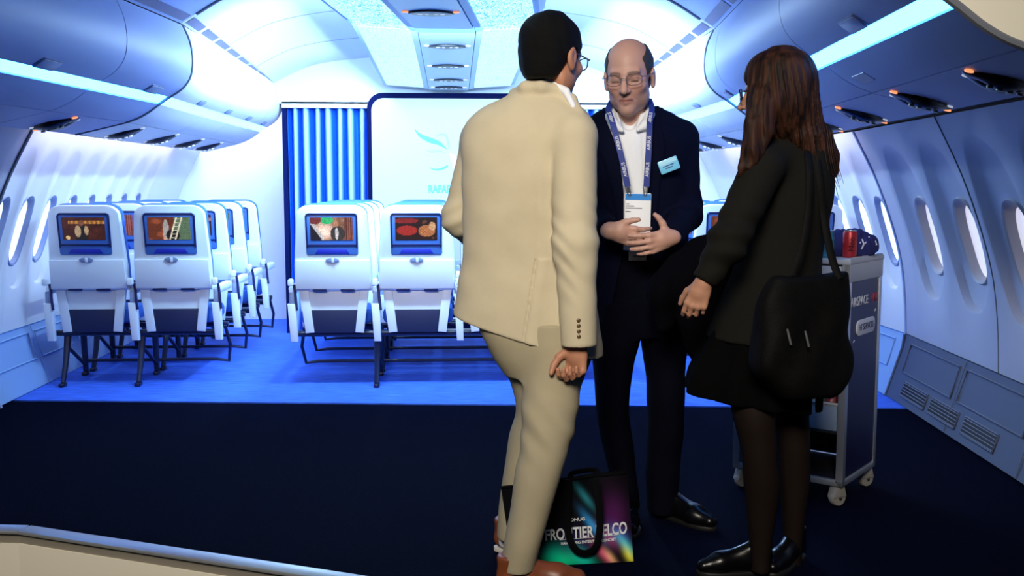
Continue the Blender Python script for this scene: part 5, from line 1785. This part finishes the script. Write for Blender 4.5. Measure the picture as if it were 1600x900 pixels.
    for (u, v) in ((1233, 522), (1261, 525)):
        a, b = P(u - 3, v - 8, 2.925), P(u + 3, v + 17, 2.92)
        mb = MB(); mb.tube([a, (a + b) / 2, b], [0.003, 0.004, 0.0035], 8); mb.build('zip_pull', mat('zip_grey', (0.16, 0.16, 0.17), 0.35, metal=0.6), root)
    return body


beige_man(); navy_man(); long_hair_person()
# ================================================================== props
# ---- service trolley
DOFF[0] = 0.0
M_tnavy = mat('trolley_panel_navy', (0.012, 0.014, 0.075), 0.45)
M_tgrey = mat('trolley_top_grey', (0.42, 0.44, 0.48), 0.45)
M_tin = mat('trolley_inside_dark', (0.006, 0.007, 0.010), 0.7)
M_castor = mat('castor_grey', (0.30, 0.28, 0.25), 0.5)
near = FL(1316, 762, 0.085); near[2] = 0
tr_ = unit([0.66, 0.75, 0]); tl_ = unit([-0.75, 0.66, 0])
TB, TT = 0.095, 0.955
LW, LL = 0.385, 0.46
tro = thing('service_trolley', near + tr_ * LW / 2 + tl_ * LL / 2, 'tall narrow service trolley with a navy lettered side, beside the long-haired person', 'trolley')
def tf(a, b, c): return near + tr_ * a + tl_ * b + np.array([0, 0, c])
def tbox(nm, a0, a1, b0, b1, z0, z1, mm, bev=0.004, parent=None):
    mb = MB(); mb.slab([(a0, b0), (a1, b0), (a1, b1), (a0, b1)], z0, z1, bev, tf); return mb.build(nm, mm, parent or tro)
for a in (0.0, LW - 0.028):
    for b in (0.0, LL - 0.028): tbox('post', a, a + 0.028, b, b + 0.028, TB, TT, M_alu)
tbox('side_panel', 0.026, LW - 0.026, 0.003, 0.015, TB + 0.02, TT - 0.05, M_tnavy, 0.002)
tbox('side_header', 0.0, LW, -0.002, 0.02, TT - 0.075, TT + 0.02, M_tgrey, 0.006)
tbox('side_panel', 0.026, LW - 0.026, LL - 0.015, LL - 0.003, TB + 0.02, TT - 0.02, M_tin, 0.002)
tbox('back_panel', LW - 0.014, LW - 0.004, 0.02, LL - 0.02, TB + 0.02, TT - 0.02, M_tin, 0.002)
for a in (0.0, LW - 0.02): tbox('rail', a, a + 0.02, 0.0, LL, TB - 0.012, TB + 0.014, M_alu)
for b in (0.0, LL - 0.02): tbox('rail', 0.0, LW, b, b + 0.02, TB - 0.012, TB + 0.014, M_alu)
tbox('base_shelf', 0.01, LW - 0.01, 0.01, LL - 0.01, TB, TB + 0.012, M_tin)
tbox('shelf', 0.012, LW - 0.012, 0.016, LL - 0.016, 0.285, 0.297, M_tin)
tbox('top', -0.004, LW + 0.004, -0.004, LL + 0.004, TT - 0.006, TT + 0.016, M_tgrey, 0.006)
dr = tbox('drawer', -0.004, 0.30, 0.03, LL - 0.03, TT - 0.105, TT - 0.012, M_tgrey, 0.006)
mb = MB(); mb.slab([(0.06, TT - 0.085), (LL - 0.06, TT - 0.085), (LL - 0.06, TT - 0.045), (0.06, TT - 0.045)], 0.0, 0.008, 0.003, lambda a, b, c: tf(-0.006 - c, a, b)); mb.build('drawer_handle', M_rim, dr)
fr = lambda a, b, c: tf(a, -0.0 - c, b)
sd = frame(tf(LW / 2, 0.002, 0.80), tr_, (0, 0, 1), -tl_)
M_white_l = mat('lettering_pale', (0.55, 0.57, 0.66), 0.5); M_red_l = mat('lettering_red', (0.35, 0.02, 0.05), 0.5)
oo = tf(0.030, 0.0022, 0.800)
text_part('lettering', 'AIRSPACE', 0.052, oo, tr_, (0, 0, 1), -tl_, M_white_l, tro, 0.001, 0.88, 'LEFT')
text_part('lettering', 'LINK', 0.052, tf(0.268, 0.0022, 0.800), tr_, (0, 0, 1), -tl_, M_red_l, tro, 0.001, 0.66, 'LEFT')
mb = MB(); mb.slab(rrect(0.215, 0.062, 0.028, 0.0, 0.0), -0.001, 0.004, 0.001, frame(tf(0.205, 0.002, 0.695), tr_, (0, 0, 1), -tl_)); pl = mb.build('label_plate', M_white_l, tro)
text_part('lettering', 'HT SERVICES', 0.036, tf(0.205, -0.0025, 0.695), tr_, (0, 0, 1), -tl_, M_tnavy, pl, 0.0006, 0.82)
mb = MB()
for k in range(7):
    a = 0.07 + 0.04 * k
    if k in (0, 6): mb.tube([tf(a, 0.001, 0.745 - 0.10 * (k == 0)), tf(a + 0.012, 0.001, 0.752 - 0.10 * (k == 0))], 0.002, 5)
mb.build('dash_mark', M_white_l, tro)
for (a, b) in ((0.03, 0.03), (LW - 0.03, 0.03), (0.03, LL - 0.03), (LW - 0.03, LL - 0.03)):
    c0 = tf(a, b, 0)
    ax = unit([0.35, -0.94, 0])
    sdv = np.cross(ax, [0, 0, 1])
    fr2 = lambda x, y, z, c0=c0: c0 + sdv * x + np.array([0, 0, 1]) * y + ax * z
    mb = MB(); mb.lathe([(0.012, -0.016), (0.030, -0.015), (0.034, -0.009), (0.034, 0.009), (0.030, 0.015), (0.012, 0.016)], (0, 0, 0), 26, M=lambda x, y, z: fr2(x, y + 0.0345, z)); cw = mb.build('castor', M_castor, tro)
    mb = MB(); mb.slab([(-0.034, 0.036), (0.034, 0.036), (0.022, 0.078), (0.0, 0.088), (-0.022, 0.078)], -0.020, 0.020, 0.006, fr2); mb.build('castor_fork', M_castor, cw)
    mb = MB(); mb.lathe([(0.007, 0.017), (0.007, 0.022), (0.003, 0.024)], (0, 0, 0), 12, M=lambda x, y, z: fr2(x, y + 0.0345, z)); mb.build('castor_bolt', M_wire, cw)

# ---- things on and in the trolley
def can(c, body_m, label, text=None, r=0.027, h=0.105):
    root = thing('drink_can', c, label, 'drink can', 'cans on the trolley')
    mb = MB(); mb.lathe([(r * 0.80, 0.0), (r * 0.92, 0.004), (r, 0.010), (r, h - 0.012), (r * 0.86, h - 0.003)], c, 28); mb.build('can_body', body_m, root)
    mb = MB(); mb.lathe([(r * 0.87, h - 0.003), (r * 0.89, h), (r * 0.84, h), (r * 0.80, h - 0.004)], c, 28); li = mb.build('can_lid', M_alu, root)
    mb = MB(); mb.slab(ellipse(0.006, 0.011, 0, 0.004, 14), h - 0.003, h - 0.001, 0, lambda a, b, t: np.array(c) + np.array([a, b, t])); mb.build('pull_tab', M_wire, li)
    if text:
        q = np.array(c) + np.array([-0.003, -r * 1.01, h * 0.5]); text_part('lettering', text, 0.030, q, (0, 0, 1), (-1, 0, 0), (0, -1, 0), mat('can_ink', (0.02, 0.01, 0.012), 0.5), root, 0.0015, 1.0)
    return root
zt_ = TT + 0.017
cp = tf(0.105, 0.040, 0); cp[2] = zt_
can(cp, mat('can_red', (0.40, 0.022, 0.035), 0.35, metal=0.3), 'red drink can on top of the trolley, in front of the navy cap', 'Neo')
cp = tf(0.06, 0.112, 0); cp[2] = zt_
can(cp, mat('can_blue_green', (0.05, 0.22, 0.34), 0.35, metal=0.3, var=0.5, vscale=60), 'blue-green drink can on top of the trolley, left of the red can')
cp = tf(0.05, 0.172, 0); cp[2] = zt_
can(cp, mat('can_blue', (0.03, 0.16, 0.55), 0.35, metal=0.3), 'blue drink can on the trolley, beside the long-haired person')
# knitted cap
cc = tf(0.20, 0.07, 0); cc[2] = zt_
def capf(p):
    q = p - cc
    d = ell(q, (-0.045, 0.0, 0.045), (0.075, 0.060, 0.062))
    d = smin(d, ell(q, (0.040, 0.01, 0.040), (0.070, 0.06, 0.058)), 0.02)
    d = smin(d, ell(q, (0.085, 0.02, 0.042), (0.035, 0.045, 0.038)), 0.012)
    d = smin(d, ell(q, (0.012, 0.0, 0.085), (0.040, 0.04, 0.022)), 0.015)
    d = d + 0.0035 * wob(q, 90, 4) + 0.0015 * np.sin(q[:, 0] * 260 + q[:, 2] * 60)
    return smax(d, -q[:, 2], 0.004)
M_cap = mat('cap_navy', (0.010, 0.014, 0.12), 0.85, bump=0.5, bscale=300)
cap = sdf_mesh('knitted_cap', [(cc - 0.16, cc + 0.16, capf)], 0.004, M_cap)
tag(cap, 'crumpled navy blue cap with white zigzag marks lying on the trolley', 'cap')
M_chev = mat('mark_white', (0.62, 0.64, 0.75), 0.7)
mb = MB()
for (u0, v0, k) in ((1352, 375, 1.0), (1371, 377, 0.75), (1347, 383, -0.5)):
    pts = [(u0 - 5 * k, v0 - 1), (u0 - 1.5, v0 + 6), (u0 + 6 * k, v0 - 5)]
    q = []
    for (u, v) in pts:
        # find the cap's surface along the sight line
        best = None
        for dd in np.linspace(3.75, 4.15, 160):
            w3 = P(u, v, dd)
            if capf(np.array([w3]))[0] < 0.0005: best = w3; break
        if best is not None: q.append(best)
    if len(q) >= 2: mb.tube(resample(q, 8), 0.0036, 6)
mb.build('mark', M_chev, cap)
# clear storage box with snacks on the shelf
root = thing('storage_box', tf(0.16, 0.22, 0.298), 'pale translucent storage box with a hand hole on the trolley shelf', 'box')
M_box = mat('box_translucent', (0.35, 0.45, 0.58), 0.4, alpha=0.92)
def bxwall(nm, poly, t0, t1, M_): 
    mb = MB(); mb.slab(poly, t0, t1, 0.0015, M_); return mb.build(nm, M_box, root)
b0, b1, a0, a1, z0, z1 = 0.035, 0.40, 0.012, 0.30, 0.299, 0.405
bxwall('base', [(a0, b0), (a1, b0), (a1, b1), (a0, b1)], z0, z0 + 0.004, tf)
fw = [(b0, z0), (b1, z0), (b1, z1), (b0, z1)]
bxwall('wall', fw, 0.0, 0.004, lambda a, b, c: tf(a0 + c, a, b)); bxwall('wall', fw, 0.0, 0.004, lambda a, b, c: tf(a1 - c, a, b))
sw = [(a0 + 0.004, z0), (a1 - 0.004, z0), (a1 - 0.004, z1), (a0 + 0.004, z1)]
bxwall('wall', sw, 0.0, 0.004, lambda a, b, c: tf(a, b0 + c, b)); bxwall('wall', sw, 0.0, 0.004, lambda a, b, c: tf(a, b1 - c, b))
mb = MB(); mb.tube([tf(a0, b0, z1), tf(a1, b0, z1), tf(a1, b1, z1), tf(a0, b1, z1)], 0.006, 8, closed=True); mb.build('rim', mat('box_rim', (0.60, 0.56, 0.50), 0.5), root)
mb = MB(); mb.slab(rrect(0.11, 0.028, 0.013, 0.22, 0.355), 0.0, 0.003, 0.001, lambda a, b, c: tf(a0 - c, a, b)); mb.build('hand_hole', mat('hole_navy', (0.008, 0.012, 0.05), 0.6), root)
snack = [('snack_packet', (0.32, 0.13, 0.04), 0.12, 0.27, 'orange-brown snack packet lying in the storage box'), ('snack_packet', (0.25, 0.02, 0.03), 0.12, 0.085, 'red snack packet at the corner of the storage box'), ('snack_packet', (0.03, 0.12, 0.05), 0.22, 0.155, 'dark green snack packet in the storage box')]
for nm, colr, a, b, lab in snack:
    c0 = tf(a, b, 0.372)
    def pk(p, c0=c0):
        q = p - c0
        return ell(q, (0, 0, 0), (0.042, 0.028, 0.056)) + 0.004 * wob(q, 80, 14)
    o = sdf_mesh(nm, [(c0 - 0.07, c0 + 0.07, pk)], 0.005, mat('packet', colr, 0.35)); tag(o, lab, 'snack packet', 'snack packets in the box')

# ---- tote bag standing on the floor
M_tote = mat('tote_black', (0.0022, 0.0022, 0.003), 0.8, bump=0.3, bscale=260, spec=0.06)
M_print = mat('tote_print', (0.1, 0.1, 0.1), 0.6, attr='Col', spec=0.05)
bl_, br_ = FL(845, 886), FL(990, 879)
bl_[2] = 0.004; br_[2] = 0.004
bl_ = br_ + (bl_ - br_) * 1.30
tl2, tr2 = P(783, 762, 3.175), P(980, 738, 3.27)
tote = thing('tote_bag', (bl_ + br_) / 2, 'black tote bag with bright aurora print and white lettering, standing on the floor', 'bag')
def ts(s, t, off=0.0):
    a = bl_ + (br_ - bl_) * s; b = tl2 + (tr2 - tl2) * s
    q = a + (b - a) * t
    nrm = unit(np.cross(br_ - bl_, tl2 - bl_)); nrm = nrm if nrm[1] < 0 else -nrm
    bul = 0.018 * math.sin(math.pi * min(max(s, 0), 1)) * math.sin(math.pi * min(1, t * 0.9 + 0.05)) + 0.004 * math.sin(s * 17 + t * 5) * t
    return q + nrm * (bul + off)
def aurora(s, t):
    c = np.array([0.0035, 0.0035, 0.0045])
    def g(x, y, sx_, sy_, col, tilt=0.0):
        return math.exp(-(((s - x - tilt * (t - y)) / sx_) ** 2) - ((t - y) / sy_) ** 2) * np.array(col)
    c = c + g(0.40, 0.06, 0.16, 0.10, (0.0, 0.36, 0.16), -0.5) + g(0.58, 0.07, 0.07, 0.13, (0.0, 0.24, 0.20), -0.4) + g(0.33, 0.17, 0.10, 0.10, (0.0, 0.18, 0.14))
    c = c + g(0.76, 0.10, 0.04, 0.13, (0.42, 0.06, 0.12), -0.5) + g(0.81, 0.06, 0.03, 0.09, (0.30, 0.22, 0.08), -0.4) + g(0.80, 0.30, 0.05, 0.12, (0.16, 0.03, 0.09), -0.4)
    c = c + g(0.965, 0.07, 0.035, 0.10, (0.46, 0.44, 0.03), -0.3) + g(0.94, 0.20, 0.04, 0.12, (0.02, 0.30, 0.26), -0.5) + g(0.90, 0.30, 0.06, 0.12, (0.02, 0.05, 0.26), -0.4)
    c = c + g(0.68, 0.44, 0.035, 0.16, (0.02, 0.18, 0.42), -0.4) + g(0.64, 0.78, 0.030, 0.14, (0.01, 0.11, 0.14), -0.4)
    c = c + g(0.86, 0.5, 0.10, 0.25, (0.045, 0.005, 0.05)) + g(0.55, 0.25, 0.14, 0.16, (0.012, 0.006, 0.045))
    return np.clip((c - 0.004) * 1.5 + 0.003, 0, 1)
mb = MB(); mb.grid(lambda s, t: ts(s, t), 90, 60, cfn=aurora); fp_ = mb.build('front_panel', M_print, tote, smooth=80)
back = lambda s, t: ts(s, t) + np.array([0, 0.10 * (1 - 0.75 * t) * (0.15 + 0.85 * s) + 0.012 - 0.005 * math.sin(math.pi * s) * math.sin(math.pi * t), 0])
mb = MB(); mb.grid(lambda s, t: back(s, t), 24, 16); mb.build('back_panel', M_tote, tote, smooth=80)
for s in (0, 1):
    mb = MB(); mb.grid(lambda a, t, s=s: ts(s, t) * (1 - a) + back(s, t) * a + np.array([(0.5 - s) * 0.06 * math.sin(math.pi * a) * (t), 0, 0]), 6, 16); mb.build('side_gusset', M_tote, tote, smooth=80)
mb = MB(); mb.grid(lambda s, a: ts(s, 0) * (1 - a) + back(s, 0) * a, 12, 2); mb.build('base', M_tote, tote)
mb = MB(); mb.tube([ts(s, 1.0, 0.001) for s in np.linspace(0, 1, 20)], 0.005, 6); mb.build('hem', M_tote, tote)
# handles: one droops over the front, one stands behind
def on_bag(u, v, off):
    # point on the bag's front plane along the sight line
    n3 = unit(np.cross(br_ - bl_, tl2 - bl_)); n3 = n3 if n3[1] < 0 else -n3
    r3 = _R @ np.array([(u - 800) / F, (450 - v) / F, -1.0]); o3 = np.array([0, 0, HC])
    t3 = ((bl_ + n3 * (0.018 + off) - o3) @ n3) / (r3 @ n3)
    return o3 + r3 * t3
hp = [on_bag(*q) for q in ((889, 750, 0.0), (887, 790, 0.010), (888, 832, 0.014), (898, 857, 0.018), (914, 864, 0.020), (930, 855, 0.018), (937, 828, 0.014), (936, 790, 0.010), (929, 748, 0.0))]
mb = MB(); mb.tube(resample(hp, 40), 0.0125, 10, flat=((0, 1, 0.35), 0.25)); mb.build('handle', M_tote, tote)
hp = [back(0.55, 0.98), back(0.56, 1.04), back(0.66, 1.05), back(0.75, 1.04), back(0.77, 0.98)]
mb = MB(); mb.tube(resample(hp, 24), 0.010, 8, flat=((0, 1, 0.35), 0.3)); mb.build('handle', M_tote, tote)
M_tl = mat('print_white', (0.66, 0.68, 0.72), 0.6)
o0 = ts(0.60, 0.37, 0.006)
ex = unit(ts(0.75, 0.37) - ts(0.45, 0.37)); ey = unit(ts(0.6, 0.5) - ts(0.6, 0.3)); ez = np.cross(ex, ey)
ez = ez if ez[1] < 0 else -ez
def tote_text(s_, size, s, t, sxx, depth=0.0006):
    o = text_part('lettering', s_, size, (0, 0, 0), (1, 0, 0), (0, 1, 0), (0, 0, 1), M_tl, fp_, depth, sxx, bold=size * 0.022)
    Lw = np.linalg.norm(br_ - bl_)
    for v in o.data.vertices:
        tt = t + v.co.y / 0.36; ss = s + (v.co.x) / Lw + 0.03 * (tt - t)
        v.co = ts(ss, tt, 0.0022 + v.co.z)
    return o
tote_text('FRONTIER TELCO', 0.066, 0.625, 0.375, 0.52, 0.0006)
tote_text('NAVIGATING ENTERPRISE ECONOMY', 0.0165, 0.635, 0.265, 0.66)
tote_text('ONUG', 0.018, 0.56, 0.535, 0.9)
mb = MB()
for k in range(40):
    a, b = ts(0.40 + 0.5 * k / 40, 0.312, 0.0022), ts(0.40 + 0.5 * (k + 1) / 40, 0.312, 0.0022)
    mb.tube([a, b], 0.0007, 4)
mb.build('rule', M_tl, fp_)

# ---- low partition in the near left corner
M_part = mat('partition_cream', (0.78, 0.73, 0.62), 0.7)
zt3 = 0.70
pc = P(28, 828, 1.59); pr = P(440, 902, 1.395)
pr = pc + (pr - pc) * 1.5; pl_ = pc + np.array([-0.75, 0.10, 0])
part_ = thing('low_partition', (pc[0], pc[1], 0), 'cream low partition with a metal top edge in the near left corner', 'partition')
for a, b in ((pl_, pc), (pc, pr)):
    d = unit([b[0] - a[0], b[1] - a[1], 0]); n_ = np.array([d[1], -d[0], 0]); n_ = n_ if n_[1] < 0 else -n_
    Ln = np.linalg.norm((b - a)[:2])
    fr3 = lambda x, y, z, a=a, d=d, n_=n_: np.array([a[0], a[1], 0]) + d * x - n_ * y + np.array([0, 0, z])
    mb = MB(); mb.slab([(0, 0.0), (Ln, 0.0), (Ln, 0.028), (0, 0.028)], 0.0, zt3 - 0.022, 0.0, fr3); mb.build('panel', M_part, part_, smooth=0)
    mb = MB(); mb.slab([(-0.004, 0.004), (Ln + 0.004, 0.004), (Ln + 0.004, 0.026), (-0.004, 0.026)], zt3 - 0.022, zt3 - 0.006, 0.0, fr3); mb.build('neck', mat('partition_neck_shade', (0.20, 0.18, 0.15), 0.7), part_, smooth=0)  # shade under the cap painted in as a darker neck colour
    mb = MB(); mb.slab([(-0.002, -0.002), (Ln + 0.002, -0.002), (Ln + 0.002, 0.028), (-0.002, 0.028)], zt3 - 0.006, zt3, 0.0015, fr3); mb.build('top_edge', M_alu, part_)
# ================================================================== light
def area(nm, loc, look, size, col, power, sy=None, spread=180):
    l = bpy.data.lights.new(nm, 'AREA'); l.energy = power; l.color = col; l.shape = 'RECTANGLE'; l.size = size; l.size_y = sy or size
    l.spread = math.radians(spread)
    o = bpy.data.objects.new(nm, l); COL.objects.link(o); o.location = loc
    d = Vector(look) - Vector(loc); o.rotation_euler = d.to_track_quat('-Z', 'Y').to_euler()
    return o


# hall ceiling lamps behind the camera
area('hall_lamp', (-0.7, -1.2, 3.4), (0.35, 3.2, 1.25), 1.6, (1.0, 0.92, 0.78), 36, 1.2, 60)
# bright cabin: fill lights added along the raft edges, sidewall wash lamps, rear fill
for sd_ in (-1, 1):
    area('cabin_fill', (sd_ * 0.62, 6.95, 2.10), (sd_ * 1.75, 6.95, 0.75), 2.4, (0.47, 0.73, 1.0), 58, 0.04)
    area('wall_wash_lamp', (sd_ * 2.17, 7.1, 1.555), (sd_ * 2.60, 7.1, 0.75), 2.8, (0.92, 0.88, 1.0), 8, 0.07)
    area('rear_wall_fill', (sd_ * 1.95, 8.80, 2.25), (sd_ * 2.05, 9.35, 1.1), 1.0, (0.62, 0.80, 1.0), 30, 0.2)  # added fill, out of sight, to brighten the back wall
area('seat_back_fill', (0.0, 5.55, 2.12), (0.0, 7.4, 0.9), 2.2, (0.44, 0.73, 1.0), 135, 0.25, 130)  # added fill facing into the cabin to brighten the seat backs

w = bpy.data.worlds.new('World'); SC.world = w; w.use_nodes = True
w.node_tree.nodes['Background'].inputs[0].default_value = (0.30, 0.36, 0.60, 1)
w.node_tree.nodes['Background'].inputs[1].default_value = 0.02
SC.view_settings.view_transform = 'Standard'
SC.view_settings.look = 'None'
SC.view_settings.exposure = 0.0
SC.view_settings.gamma = 1.0
SC.view_settings.use_curve_mapping = False
